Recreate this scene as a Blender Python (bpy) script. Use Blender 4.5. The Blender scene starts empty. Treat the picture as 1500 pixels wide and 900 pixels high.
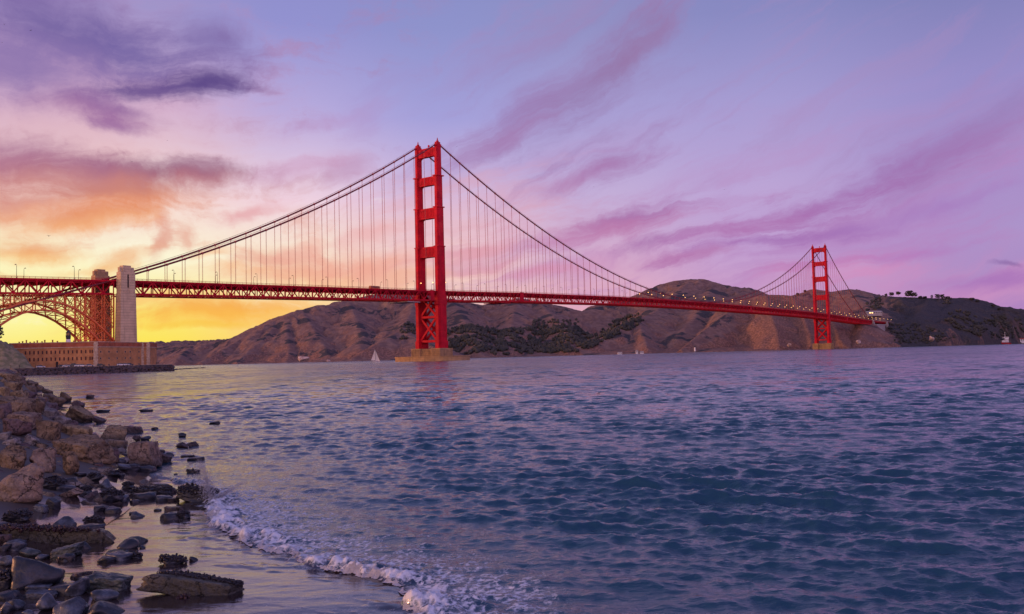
import bpy, math, random
import numpy as np
from mathutils import Matrix, Vector, noise as mnoise

rnd = random.Random(7)
scene = bpy.context.scene
COL = scene.collection

# ------------------------------------------------------------------ camera
CAM = np.array([619.918, -690.257, 3.5])
YAW, PITCH, ROLL, FPX = .6406, .0547, -.0257, 1299.77          # FPX: focal length for a 1500 px wide frame
Fv = np.array([-math.sin(YAW)*math.cos(PITCH), math.cos(YAW)*math.cos(PITCH), math.sin(PITCH)])
Rh = np.array([math.cos(YAW), math.sin(YAW), 0.])
Fh = np.array([-math.sin(YAW), math.cos(YAW), 0.])
_U = np.cross(Rh, Fv)
Rv = Rh*math.cos(ROLL) + _U*math.sin(ROLL)
Uv = _U*math.cos(ROLL) - Rh*math.sin(ROLL)
cd = bpy.data.cameras.new('camera'); cam = bpy.data.objects.new('camera', cd); COL.objects.link(cam)
cam.matrix_world = Matrix(((Rv[0], Uv[0], -Fv[0], CAM[0]), (Rv[1], Uv[1], -Fv[1], CAM[1]), (Rv[2], Uv[2], -Fv[2], CAM[2]), (0, 0, 0, 1)))
cd.sensor_width = 36; cd.lens = 36*FPX/1500; cd.clip_start = .1; cd.clip_end = 60000
scene.camera = cam

def ray(px, py):
    return Fv + Rv*((px-750)/FPX) - Uv*((py-450)/FPX)
def at(px, py, d):                       # point seen at a pixel, d metres ahead along the ground
    r = ray(px, py); return CAM + r*(d/(r@Fh))
def hor(px):
    al = (px-750)/FPX; return 450 + FPX*(Fv[2]+al*Rv[2])/Uv[2]
def loc(r, d, z=0.):                     # metres right of / ahead of the viewpoint
    return np.array([CAM[0], CAM[1], 0.]) + Rh*r + Fh*d + np.array([0, 0, z])
def azel(px, py):
    v = ray(px, py); v = v/np.linalg.norm(v)
    return math.atan2(v@Rh, v@Fh), math.asin(v[2])

# ------------------------------------------------------------------ light
scene.view_settings.view_transform = 'Standard'; scene.view_settings.look = 'None'
scene.view_settings.exposure = 0.0; scene.view_settings.gamma = 1.0
scene.cycles.use_denoising = True; scene.cycles.max_bounces = 5; scene.cycles.diffuse_bounces = 2; scene.cycles.glossy_bounces = 3
scene.cycles.caustics_reflective = False; scene.cycles.caustics_refractive = False
SUN_AZ, SUN_EL = math.radians(120), math.radians(8)             # azimuth counter-clockwise from +Y
sd = np.array([-math.sin(SUN_AZ)*math.cos(SUN_EL), math.cos(SUN_AZ)*math.cos(SUN_EL), math.sin(SUN_EL)])
sl = bpy.data.lights.new('sun', 'SUN'); sl.energy = 1.9; sl.angle = math.radians(5); sl.color = (1, .42, .2)
so = bpy.data.objects.new('sun', sl); COL.objects.link(so)
so.rotation_euler = Vector(sd).to_track_quat('Z', 'Y').to_euler(); so.location = (0, 0, 400)

def lin(c):
    return tuple(((x/255)/12.92 if x/255 <= .04045 else ((x/255+.055)/1.055)**2.4) for x in c) + (1.,)

class NT:                                # small node-tree writer
    def __init__(s, tree): s.t = tree; s.N = tree.nodes; s.L = tree.links
    def new(s, kind, **kw):
        n = s.N.new(kind)
        for k, v in kw.items(): setattr(n, k, v)
        return n
    def put(s, sock, v):
        if isinstance(v, bpy.types.NodeSocket): s.L.new(v, sock)
        elif v is not None: sock.default_value = v
    def m(s, op, a, b=None, c=None, clamp=False):
        n = s.new('ShaderNodeMath', operation=op, use_clamp=clamp)
        for i, v in enumerate((a, b, c)):
            if v is not None: s.put(n.inputs[i], v)
        return n.outputs[0]
    def vm(s, op, a, b=None, out=0):
        n = s.new('ShaderNodeVectorMath', operation=op); s.put(n.inputs[0], a)
        if b is not None: s.put(n.inputs[1], b)
        return n.outputs['Value' if out else 'Vector']
    def scale(s, a, k):
        n = s.new('ShaderNodeVectorMath', operation='SCALE'); s.put(n.inputs[0], a); s.put(n.inputs['Scale'], k); return n.outputs[0]
    def map(s, v, a, b, c=0., d=1., smooth=True):
        n = s.new('ShaderNodeMapRange', interpolation_type='SMOOTHSTEP' if smooth else 'LINEAR')
        n.clamp = not smooth          # smoothstep is bounded already
        s.put(n.inputs['Value'], v)
        for k, x in zip(('From Min', 'From Max', 'To Min', 'To Max'), (a, b, c, d)): s.put(n.inputs[k], x)
        return n.outputs['Result']
    def mix(s, f, a, b, kind='RGBA', blend='MIX'):
        n = s.new('ShaderNodeMix', data_type=kind)
        if kind == 'RGBA': n.blend_type = blend
        ins = [i for i in n.inputs if i.enabled]; outs = [o for o in n.outputs if o.enabled]
        s.put(ins[0], f); s.put(ins[1], a); s.put(ins[2], b); return outs[0]
    def noise(s, vec, scale, detail=4, rough=.55, dist=0., out=0):
        n = s.new('ShaderNodeTexNoise'); s.put(n.inputs['Vector'], vec)
        for k, x in zip(('Scale', 'Detail', 'Roughness', 'Distortion'), (scale, detail, rough, dist)): s.put(n.inputs[k], x)
        return n.outputs[1 if out else 0]
    def mapping(s, vec, location=(0, 0, 0), rotation=(0, 0, 0), scale=(1, 1, 1), kind='POINT'):
        n = s.new('ShaderNodeMapping', vector_type=kind); s.put(n.inputs['Vector'], vec)
        n.inputs['Location'].default_value = location; n.inputs['Rotation'].default_value = rotation; n.inputs['Scale'].default_value = scale
        return n.outputs[0]
    def bright(s, col, v):               # scales a colour without leaving the colour socket type
        n = s.new('ShaderNodeHueSaturation'); s.put(n.inputs['Color'], col); s.put(n.inputs['Value'], v); return n.outputs[0]
    def ramp(s, f, stops, interp='EASE'):
        n = s.new('ShaderNodeValToRGB'); cr = n.color_ramp; cr.interpolation = interp
        while len(cr.elements) < len(stops): cr.elements.new(.5)
        for e, (p, c) in zip(cr.elements, stops): e.position = p; e.color = c
        s.put(n.inputs[0], f); return n.outputs[0]

# ------------------------------------------------------------------ sky
w = bpy.data.worlds.new('World'); scene.world = w; w.use_nodes = True
T = NT(w.node_tree); T.N.clear()
tc = T.new('ShaderNodeTexCoord').outputs['Generated']
dr = T.vm('NORMALIZE', tc)
ar = T.vm('DOT_PRODUCT', dr, tuple(Rh), 1); af = T.vm('DOT_PRODUCT', dr, tuple(Fh), 1)
az = T.m('ARCTAN2', ar, af)
_sp = T.new('ShaderNodeSeparateXYZ'); T.put(_sp.inputs[0], dr); el = T.m('ARCSINE', _sp.outputs[2])
elp = T.m('ABSOLUTE', el)
rows = [   # height above the horizon (rad), colours from far left to far right of the bay
 (.000, [(225,120,95),(255,228,70),(255,224,62),(255,202,96),(250,190,140),(236,165,168),(222,154,186),(186,126,190),(150,105,170)]),
 (.055, [(240,150,100),(255,252,176),(255,240,120),(255,218,150),(250,208,184),(228,172,192),(210,162,202),(174,138,196),(150,112,175)]),
 (.110, [(235,165,130),(255,246,196),(255,250,216),(255,238,208),(247,212,210),(214,176,208),(196,163,213),(174,148,204),(150,120,180)]),
 (.175, [(215,165,170),(246,210,204),(251,226,220),(242,212,226),(214,190,226),(198,176,218),(190,166,216),(168,146,204),(140,120,180)]),
 (.265, [(170,145,190),(206,176,212),(216,186,218),(188,174,224),(166,162,220),(172,164,218),(168,158,213),(152,142,202),(130,122,182)]),
 (.360, [(130,118,178),(146,130,188),(160,150,204),(148,147,210),(144,148,206),(146,147,200),(138,139,196),(126,128,184),(112,116,172)]),
 (.700, [(92,98,156),(96,104,164),(100,110,172),(102,114,176),(102,114,176),(98,110,172),(94,106,168),(88,100,160),(84,94,152)]),
 (1.20, [(86,98,168)]*9),
]
azs = [-1.2] + [azel(px, 450)[0] for px in (0, 215, 430, 650, 870, 1100, 1480)] + [1.2]
fa = T.map(az, -1.2, 1.2, 0, 1, False)
base = None
for i, (e, cs) in enumerate(rows):
    c = tuple(1.0*x for x in lin(cs[0])[:3])+(1,) if e > 1 else T.ramp(fa, [((a+1.2)/2.4, lin(k)) for a, k in zip(azs, cs)], 'B_SPLINE' if False else 'EASE')
    base = c if base is None else T.mix(T.map(elp, rows[i-1][0], e, 0, 1, False), base, c)
# the half of the sky opposite the sunset: pale rose low down, blue above
side = T.map(az, -2.0, 2.0)              # warmer towards the sunset side, blue dusk on the other
bl = T.mix(T.map(elp, .02, 1.0), T.mix(side, lin((255,196,160)), lin((205,165,205))), lin((126,134,198)))
back = T.bright(bl, T.map(elp, .15, 1.1, 2.1, 1.0))  # unseen sky behind the viewpoint, boosted as fill for surfaces facing it
base = T.mix(T.map(T.m('ABSOLUTE', az), 1.0, 2.0), base, back)
nis = T.new('ShaderNodeTexSky', sky_type='NISHITA'); nis.sun_disc = False
nis.sun_elevation = SUN_EL; nis.sun_rotation = -SUN_AZ; nis.air_density = 1.5; nis.dust_density = 2
base = T.mix(.03, base, T.bright(nis.outputs[0], .08))

cx = T.new('ShaderNodeCombineXYZ'); T.put(cx.inputs[0], az); T.put(cx.inputs[1], el); P = cx.outputs[0]
wn = T.noise(P, 6, 6, .6, 0, 1)
Pw = T.vm('ADD', P, T.vm('MULTIPLY', T.vm('SUBTRACT', wn, (.5, .5, .5)), (.12, .055, 0)))
# streaky wind-drawn texture, one per wind direction
nA = T.noise(T.mapping(Pw, (0, 0, 0), (0, 0, math.radians(-6)), (5, 20, 1)), 1.0, 9, .66, .6)
nB = T.noise(T.mapping(T.mapping(Pw, (3, 1, 0), (0, 0, math.radians(-27))), scale=(4.0, 24, 1)), 1.0, 9, .66, .5)
nC = T.noise(T.mapping(T.mapping(Pw, (7, 2, 0), (0, 0, math.radians(-13))), scale=(4.0, 27, 1)), 1.0, 9, .68, .6)
nD = T.noise(Pw, 20, 9, .68, .4)
TX = {'A': T.m('ADD', T.m('MULTIPLY', nA, .6), T.m('MULTIPLY', nD, .4)), 'B': T.m('ADD', T.m('MULTIPLY', nB, .8), T.m('MULTIPLY', nD, .2)), 'C': T.m('ADD', T.m('MULTIPLY', nC, .8), T.m('MULTIPLY', nD, .2))}
sky = base
def cloud(px, py, a, b, rot, col, op, tex, col2=None, k=2.1, soft=1.25):
    global sky
    if tex == 'A': a, b, k, soft = a*1.2, b*1.45, 1.15, 1.0
    if tex == 'B': b, k, op = b*1.35, 1.5, op*.85
    if tex == 'C': b, k = b*1.25, 1.7
    a0, e0 = azel(px, py)
    q = T.mapping(Pw, (a0, e0, 0), (0, 0, math.radians(rot)), (a/1300, b/1300, 1), 'TEXTURE')
    ln = T.vm('LENGTH', q, out=1)
    f = T.m('ADD', ln, T.m('MULTIPLY', T.m('SUBTRACT', TX[tex], .5), -2*k))
    mask = T.map(f, 1.15, 1.15-1.1*soft, 0, op)
    c = lin(col)
    if col2:
        sp = T.new('ShaderNodeSeparateXYZ'); T.put(sp.inputs[0], q)
        c = T.mix(T.map(sp.outputs[1], -.7, .6), lin(col2), lin(col))
    sky = T.mix(mask, sky, c)
_right = T.map(az, -.22, .05)
_v = T.m('MULTIPLY', T.map(TX['C'], .44, .64, 0, .55), T.m('MULTIPLY', T.map(el, .30, .16), _right)); sky = T.mix(_v, sky, lin((184,142,194)))
_v = T.m('MULTIPLY', T.map(nB, .48, .68, 0, .35), T.m('MULTIPLY', T.map(el, .10, .22), _right)); sky = T.mix(_v, sky, lin((170,140,190)))
_v = T.m('MULTIPLY', T.map(TX['A'], .50, .66, 0, .6), T.m('MULTIPLY', T.map(el, .02, .07), T.map(az, .02, -.16))); sky = T.mix(_v, sky, T.mix(T.map(el, .09, .26), lin((246,176,128)), lin((168,132,178))))
_v = T.m('MULTIPLY', T.map(TX['A'], .46, .34, 0, .55), T.m('MULTIPLY', T.m('MULTIPLY', T.map(el, .02, .06), T.map(el, .24, .15)), T.map(az, -.04, -.2))); sky = T.mix(_v, sky, lin((255,248,226)))
for args in [
 # wide thin veils first
 (110,150,260,150,-8,(196,150,190),.55,'A',(240,190,180)), (850,390,270,38,8,(202,144,188),.55,'C'), (1300,330,330,60,12,(178,128,190),.55,'C'),
 (860,110,230,95,32,(152,124,176),.5,'B'), (1430,190,190,45,24,(158,128,184),.55,'B'), (640,330,260,55,6,(238,178,180),.5,'C'),
 (1430,418,220,30,4,(214,146,192),.5,'C'), (1240,395,120,22,6,(222,146,190),.55,'C'),
 # left bank
 (95,35,170,45,-10,(108,94,158),.85,'A'), (215,75,95,34,-8,(112,98,162),.8,'A'), (60,110,150,40,-6,(150,124,178),.6,'A'),
 (265,138,95,14,8,(104,80,142),.9,'A'), (318,127,42,20,16,(94,74,136),.95,'A'), (150,165,95,17,-10,(140,98,156),.85,'A',(160,110,160)),
 (178,192,50,10,-8,(150,100,156),.8,'A'), (35,232,90,30,-8,(160,106,146),.85,'A',(196,128,140)),
 (215,262,140,22,3,(138,90,126),.95,'A',(178,106,118)), (170,288,130,18,4,(190,116,110),.85,'A',(232,148,104)), (110,318,100,16,6,(226,136,92),.85,'A',(244,170,108)),
 (30,360,62,13,0,(232,142,92),.8,'A',(246,176,96)), (228,352,14,24,-8,(222,140,122),.7,'A'), (262,345,16,16,0,(226,150,130),.55,'A'), (170,372,50,12,10,(240,170,110),.6,'A'),
 (368,312,56,10,16,(228,160,166),.7,'A'), (405,378,75,15,2,(232,160,140),.75,'A'), (430,398,120,14,2,(240,168,138),.7,'A'), (345,392,70,8,0,(246,186,140),.6,'A'),
 (520,178,60,24,48,(176,138,190),.4,'B'), (500,252,44,20,6,(190,144,182),.6,'A'), (345,454,150,18,1,(246,166,76),.9,'A',(252,186,72)), (250,432,110,10,0,(250,180,100),.6,'A'),
 (300,478,70,5,0,(250,196,70),.6,'A'), (520,408,110,16,2,(246,186,140),.7,'A'), (70,398,110,5,2,(244,176,100),.45,'A'),
 (590,385,60,16,18,(240,178,168),.6,'B'), (700,395,110,9,12,(222,152,168),.6,'C'), (735,350,90,20,22,(224,158,182),.55,'B'),
(25,300,60,14,8,(206,132,128),.75,'A',(236,160,120)), (135,385,70,6,3,(244,178,112),.6,'A'), (300,372,40,7,8,(246,190,140),.6,'A'), (430,250,80,12,12,(206,160,196),.5,'A'), (470,185,70,10,16,(184,150,200),.4,'A'), (560,120,90,10,24,(162,142,198),.4,'B'),
 (560,345,60,14,14,(236,176,176),.7,'A'), (520,392,90,18,4,(238,166,150),.8,'A'), (600,408,70,10,4,(240,180,160),.7,'A'), (455,365,50,14,20,(238,170,156),.6,'A'), (680,372,80,12,14,(224,156,170),.7,'C'), (790,395,90,10,6,(218,146,176),.7,'C'),
 (300,58,80,26,-14,(120,104,166),.7,'A'), (20,80,90,40,0,(132,112,172),.6,'A'), (95,255,110,22,0,(168,108,138),.8,'A',(210,140,130)), (290,258,70,16,4,(150,98,130),.85,'A',(186,112,120)),
 # right streaks
 (862,120,175,34,35,(146,112,162),.75,'B'), (930,72,100,24,34,(150,116,164),.7,'B'), (770,160,140,32,32,(156,122,176),.7,'B'),
 (745,205,120,16,24,(168,126,178),.65,'B'), (885,248,85,26,20,(160,110,168),.85,'B'), (830,272,110,20,18,(176,122,174),.75,'B'),
 (925,322,100,15,10,(166,106,166),.85,'C'), (965,352,85,11,9,(164,106,168),.75,'C'), (880,345,130,14,8,(190,124,172),.65,'C'), (1000,378,90,9,4,(178,112,168),.7,'C'),
 (1290,262,190,24,20,(158,114,176),.85,'C'), (1180,308,190,22,12,(166,106,172),.85,'C'), (1090,335,120,14,8,(176,116,176),.7,'C'),
 (1130,352,170,9,2,(160,106,176),.65,'C'), (1390,300,140,12,10,(164,122,190),.6,'C'), (1400,225,130,20,24,(160,122,180),.65,'B'), (1470,150,70,22,30,(150,124,180),.5,'B'),
 (1440,405,110,12,3,(164,112,184),.75,'C'), (1330,365,120,8,4,(178,120,186),.6,'C'), (1480,381,20,2.5,-6,(120,84,150),.5,'A'), (1180,390,100,8,5,(190,122,180),.55,'C'),
]: cloud(*args)
bg = T.new('ShaderNodeBackground'); T.put(bg.inputs[0], sky); bg.inputs[1].default_value = 1.0
T.L.new(bg.outputs[0], T.new('ShaderNodeOutputWorld').inputs[0])
w.cycles.sampling_method = 'MANUAL'; w.cycles.sample_map_resolution = 512

# ------------------------------------------------------------------ numpy noise
_pr = np.random.RandomState(3).permutation(512); _pr = np.concatenate([_pr, _pr])
_ga = np.random.RandomState(4).rand(512)*2*np.pi
def perlin(x, y, seed=0):
    x = np.asarray(x, float)+seed*17.31; y = np.asarray(y, float)+seed*9.77
    xi = np.floor(x).astype(int); yi = np.floor(y).astype(int); fx = x-xi; fy = y-yi
    u = fx*fx*fx*(fx*(fx*6-15)+10); v = fy*fy*fy*(fy*(fy*6-15)+10)
    def g(ix, iy, dx, dy):
        a = _ga[_pr[(_pr[ix & 511]+iy) & 511]]; return np.cos(a)*dx+np.sin(a)*dy
    a = g(xi, yi, fx, fy); b = g(xi+1, yi, fx-1, fy); c = g(xi, yi+1, fx, fy-1); d = g(xi+1, yi+1, fx-1, fy-1)
    return 1.5*((a*(1-u)+b*u)*(1-v)+(c*(1-u)+d*u)*v)
def fbm(x, y, octv=4, seed=0, gain=.5):
    t = 0.; a = 1.; s = 1.
    for k in range(octv): t = t+a*perlin(x*s, y*s, seed+k*3); a *= gain; s *= 2.03
    return t
def ridged(x, y, octv=4, seed=0, gain=.5):
    t = 0.; a = 1.; s = 1.
    for k in range(octv): t = t+a*(1-2*np.abs(perlin(x*s, y*s, seed+k*3))); a *= gain; s *= 2.1
    return t
def sstep(a, b, x):
    t = np.clip((x-a)/(b-a), 0, 1); return t*t*(3-2*t)

# ------------------------------------------------------------------ materials
def mat(name, col, rough=.6, var=.25, scale=1.0, bump=0., col2=None, metal=0., spec=.5, bscale=None, emit=None, coords='Object', build=None):
    m = bpy.data.materials.new(name); m.use_nodes = True
    t = NT(m.node_tree); b = t.N['Principled BSDF']
    tcn = t.new('ShaderNodeTexCoord'); co = tcn.outputs[coords]
    n1 = t.noise(co, scale, 5, .6)
    c1 = tuple(col)+(1,) if len(col) == 3 else col
    c2 = tuple(col2)+(1,) if col2 else tuple(max(0, x*(1-2*var)) for x in c1[:3])+(1,)
    c = t.mix(t.map(n1, .32, .68), c2, c1)
    if build: c = build(t, co, c, b) or c
    t.put(b.inputs['Base Color'], c); b.inputs['Roughness'].default_value = rough
    b.inputs['Metallic'].default_value = metal; b.inputs['Specular IOR Level'].default_value = spec
    if bump:
        bn = t.new('ShaderNodeBump'); bn.inputs['Strength'].default_value = bump; bn.inputs['Distance'].default_value = .1
        t.put(bn.inputs['Height'], t.noise(co, bscale or scale*4, 6, .65)); t.put(b.inputs['Normal'], bn.outputs[0])
    if emit:
        b.inputs['Emission Color'].default_value = tuple(emit[:3])+(1,); b.inputs['Emission Strength'].default_value = emit[3]
    return m
M = {}
def _paint(t, co, c, b):                  # rain streaks, faded patches and plate joints
    st = t.noise(t.mapping(co, scale=(.9, .9, .05)), 1.6, 5, .65); c = t.mix(t.map(st, .45, .75, 0, .55), c, (.22, .006, .014, 1))
    fd = t.noise(co, .09, 4, .6); c = t.mix(t.map(fd, .5, .7, 0, .35), c, (.72, .05, .045, 1))
    sx = t.new('ShaderNodeSeparateXYZ'); t.put(sx.inputs[0], co); fr = t.m('FRACT', t.m('MULTIPLY', sx.outputs[2], .16))
    return t.mix(t.map(fr, .0, .05, .45, 0), c, (.15, .004, .01, 1))
M['red'] = mat('orange red bridge paint', (.64, .008, .028), .7, .16, .12, col2=(.44, .006, .022), spec=.15, build=_paint)
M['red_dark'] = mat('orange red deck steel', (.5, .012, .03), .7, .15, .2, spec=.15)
M['red_arch'] = mat('sunset glow arch paint', (.8, .19, .05), .6, .14, .2, col2=(.62, .11, .035))  # bridge red shifted to orange, painting the warm light on the arch
M['cable'] = mat('dark red cable wrapping', (.2, .014, .02), .55, .1, .2)
M['rope'] = mat('red suspender rope', (.42, .07, .075), .6, .1, .2)
M['asphalt'] = mat('asphalt', (.06, .058, .058), .85, .2, .4)
def _formwork(t, co, c, b):
    s = t.new('ShaderNodeTexWave', wave_type='BANDS', bands_direction='Z'); t.put(s.inputs['Vector'], co)
    s.inputs['Scale'].default_value = .16; s.inputs['Distortion'].default_value = .4; s.inputs['Detail'].default_value = 2
    c = t.mix(t.map(s.outputs[1], .0, .25, .35, 0), c, (.2, .15, .11, 1))
    st = t.noise(t.mapping(co, scale=(.5, .5, .04)), 1.2, 4, .6)
    return t.mix(t.map(st, .5, .75, 0, .5), c, (.17, .12, .08, 1))
M['concrete'] = mat('board marked concrete', (.64, .47, .29), .85, .1, .25, .3, build=_formwork)
M['pier_con'] = mat('stained pier and glow tinted concrete', (.5, .3, .15), .85, .2, .2, .3, build=_formwork)
M['con_far'] = mat('weathered grey concrete', (.42, .38, .38), .85, .1, .1, build=_formwork)
M['lamp_pole'] = mat('dark lamp steel', (.06, .03, .03), .6, .1)
M['lamp_lit'] = mat('lit amber lamp', (.9, .5, .2), .4, .05, emit=(1, .5, .16, 5))
M['lamp_off'] = mat('unlit lamp housing', (.12, .07, .05), .5, .05)
def _brick(t, co, c, b):
    n = t.new('ShaderNodeTexBrick'); sx = t.new('ShaderNodeSeparateXYZ'); t.put(sx.inputs[0], co)
    cb = t.new('ShaderNodeCombineXYZ'); t.put(cb.inputs[0], t.m('ADD', sx.outputs[0], sx.outputs[1])); t.put(cb.inputs[1], sx.outputs[2]); t.put(n.inputs['Vector'], cb.outputs[0])
    n.inputs['Scale'].default_value = 1.0; n.inputs['Brick Width'].default_value = .5; n.inputs['Row Height'].default_value = .17; n.inputs['Mortar Size'].default_value = .012
    n.inputs['Color1'].default_value = (.9, .9, .9, 1); n.inputs['Color2'].default_value = (1.1, 1.05, 1.0, 1); n.inputs['Mortar'].default_value = (1.3, 1.3, 1.3, 1)
    c = t.mix(.9, c, n.outputs[0], blend='MULTIPLY')
    st = t.noise(t.mapping(co, scale=(.25, .25, .8)), 1.5, 4, .6)
    return t.mix(t.map(st, .5, .72, 0, .4), c, (.3, .2, .12, 1))
M['brick'] = mat('old red brick', (.56, .26, .10), .9, .18, .25, build=_brick)
M['brick_dark'] = mat('dark brick parapet', (.42, .11, .05), .9, .2, .3, build=_brick)
M['granite'] = mat('pale granite quoins', (.62, .45, .3), .85, .2, .9)
M['opening'] = mat('dark opening', (.03, .02, .02), .8, .1)
M['white'] = mat('white paint', (.78, .74, .72), .5, .06, .8)
M['sail'] = mat('white sailcloth', (.85, .8, .76), .7, .05, .3)
M['black'] = mat('black metal', (.03, .03, .035), .5, .1)
M['tyre'] = mat('tyre rubber', (.02, .02, .02), .8, .1)
M['glass_dark'] = mat('dark window glass', (.02, .025, .03), .08, .1)
M['roof_red'] = mat('red roof tiles', (.45, .07, .05), .8, .15, .6)
M['hull_red'] = mat('red hull paint', (.55, .03, .04), .4, .1, .3)
M['hull_dark'] = mat('dark hull paint', (.03, .03, .06), .4, .1, .3)
M['gull'] = mat('gull feathers', (.16, .14, .15), .8, .2, 6)
M['win_lit'] = mat('lit window', (.9, .5, .2), .4, .05, emit=(1, .55, .18, 4))
M['boat_light'] = mat('lit deck lamp', (.9, .9, .9), .4, .05, emit=(1, .95, .9, 5))
M['bark'] = mat('bark', (.1, .06, .045), .9, .3, 2)
M['leaf'] = mat('evergreen foliage', (.085, .08, .07), .9, .35, .03, col2=(.04, .047, .047), spec=.1)
M['pale_rock'] = mat('guano whitened rock', (.62, .5, .46), .9, .3, .25, .5, col2=(.34, .2, .17))
M['road'] = mat('sandy road', (.42, .33, .25), .9, .15, .2)

# ------------------------------------------------------------------ mesh helpers
def tag(o, label=None, cat=None, group=None, kind=None):
    if label: o['label'] = label
    if cat: o['category'] = cat
    if group: o['group'] = group
    if kind: o['kind'] = kind
    return o
def link(name, me, m=None, parent=None, location=None):
    o = bpy.data.objects.new(name, me); COL.objects.link(o)
    if m and me is not None: me.materials.append(M[m] if isinstance(m, str) else m)
    if parent: o.parent = parent
    if location is not None: o.location = location
    return o
def empty(name, location=(0, 0, 0), rz=0., **kw):
    o = link(name, None, location=location); o.rotation_euler = (0, 0, rz); o.empty_display_size = .1
    return tag(o, **kw)
def mesh_np(name, V, Q, smooth=False):
    V = np.asarray(V, np.float32); Q = np.asarray(Q, np.int32); k = Q.shape[1]
    me = bpy.data.meshes.new(name)
    me.vertices.add(len(V)); me.vertices.foreach_set('co', V.ravel())
    me.loops.add(Q.size); me.loops.foreach_set('vertex_index', Q.ravel())
    me.polygons.add(len(Q)); me.polygons.foreach_set('loop_start', np.arange(0, Q.size, k, dtype=np.int32))
    me.polygons.foreach_set('loop_total', np.full(len(Q), k, np.int32))
    if smooth: me.polygons.foreach_set('use_smooth', np.ones(len(Q), bool))
    me.update(calc_edges=True); me.validate(); return me
def attr(me, name, vals):
    a = me.attributes.new(name, 'FLOAT', 'POINT'); a.data.foreach_set('value', np.asarray(vals, np.float32).ravel())
def gridq(nr, nc):
    i = np.arange((nr-1)*(nc-1)); r = i//(nc-1); c = i % (nc-1); a = r*nc+c
    return np.stack([a, a+1, a+nc+1, a+nc], 1)
class MB:
    def __init__(s): s.v = []; s.f = []
    def add(s, vs, fs):
        o = len(s.v); s.v += [tuple(map(float, p)) for p in vs]; s.f += [tuple(i+o for i in f) for f in fs]
    def hexa(s, b, t):                    # two loops of the same length
        n = len(b); s.add(list(b)+list(t), [tuple(range(n))[::-1], tuple(range(n, 2*n))]+[(i, (i+1) % n, n+(i+1) % n, n+i) for i in range(n)])
    def box(s, x0, x1, y0, y1, z0, z1):
        s.hexa([(x0, y0, z0), (x1, y0, z0), (x1, y1, z0), (x0, y1, z0)], [(x0, y0, z1), (x1, y0, z1), (x1, y1, z1), (x0, y1, z1)])
    def bar(s, p, q, w, h=None):
        p = np.array(p, float); q = np.array(q, float); h = h or w; d = q-p; d /= np.linalg.norm(d)
        up = np.array([0, 0, 1.]) if abs(d[2]) < .95 else np.array([0, 1., 0]); a = np.cross(d, up); a /= np.linalg.norm(a); b = np.cross(a, d)
        c = [(-1, -1), (1, -1), (1, 1), (-1, 1)]
        s.hexa([p+a*w/2*i+b*h/2*j for i, j in c], [q+a*w/2*i+b*h/2*j for i, j in c])
    def tube(s, pts, r, n=8):
        pts = [np.array(p, float) for p in pts]; rr = r if hasattr(r, '__len__') else [r]*len(pts); o = len(s.v); vs = []
        for i, p in enumerate(pts):
            d = pts[min(i+1, len(pts)-1)]-pts[max(i-1, 0)]; d /= np.linalg.norm(d)
            up = np.array([0, 0, 1.]) if abs(d[2]) < .95 else np.array([0, 1., 0]); a = np.cross(d, up); a /= np.linalg.norm(a); b = np.cross(a, d)
            vs += [p+rr[i]*(a*math.cos(2*math.pi*k/n)+b*math.sin(2*math.pi*k/n)) for k in range(n)]
        fs = [(i*n+k, i*n+(k+1) % n, (i+1)*n+(k+1) % n, (i+1)*n+k) for i in range(len(pts)-1) for k in range(n)]
        fs += [tuple(range(n))[::-1], tuple(range((len(pts)-1)*n, len(pts)*n))]; s.add(vs, fs)
    def prism(s, poly, z0, z1): s.hexa([(x, y, z0) for x, y in poly], [(x, y, z1) for x, y in poly])
    def build(s, name, m, parent=None, smooth=False, location=None):
        me = bpy.data.meshes.new(name); me.from_pydata(s.v, [], s.f); me.update()
        if smooth: me.polygons.foreach_set('use_smooth', [True]*len(me.polygons))
        return link(name, me, m, parent, location)
def copy_tree(o, parent=None):
    c = o.copy(); COL.objects.link(c)
    if parent: c.parent = parent
    for ch in [x for x in bpy.data.objects if x.parent == o]: copy_tree(ch, c)
    return c

# ------------------------------------------------------------------ water
def shore_r(d): return np.interp(d, [5, 12, 22, 25, 29, 35, 46, 60, 100, 200, 420], [-3.2, -7.5, -9.5, -10.3, -11.9, -15.2, -22.2, -30.5, -53, -112, -250])
FR_D = np.array([5, 10.5, 12.3, 13.2, 14, 15, 16.9, 19.4, 21.5, 24, 26, 60.])
FR_R = np.array([-1.3, -1.4, -1.5, -1.55, -1.9, -3.1, -4.85, -6.6, -7.4, -8.4, -9.6, -40.])
def front_r(d): return np.interp(d, FR_D, FR_R)
def water_height(r, d, sp):
    R = np.random.RandomState(11); N = 100
    lam = np.exp(np.linspace(np.log(.10), np.log(2.8), N)); z = np.zeros_like(r); ox = np.zeros_like(r); oy = np.zeros_like(r)
    gust = np.clip(1+.55*fbm(r/9, d/13, 4, 5), .5, 1.3)
    # waves feel the shallow water near the beach
    off = (r-front_r(d)); shal = sstep(-.5, 7, off)*sstep(-2, 14, r-shore_r(d)); shal = .12+.88*shal
    for i in range(N):
        th = math.radians(204+R.normal()*(22 if i % 4 else 50)) ; k = 2*math.pi/lam[i]
        dx, dy = math.sin(th), math.cos(th)
        s = .056*(.5+R.rand())*(1 if lam[i] < .55 else (.55/lam[i])**.45)
        a = s/k; wgt = sstep(1.8, 4, lam[i]/sp)
        big = shal if lam[i] > 1.2 else .35+.65*shal
        ph = k*(dx*r+dy*d)+R.rand()*6.283
        aw = a*wgt*big*gust
        z += aw*np.cos(ph); ox -= aw*.45*dx*np.sin(ph); oy -= aw*.45*dy*np.sin(ph)
    return z, ox, oy
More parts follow.
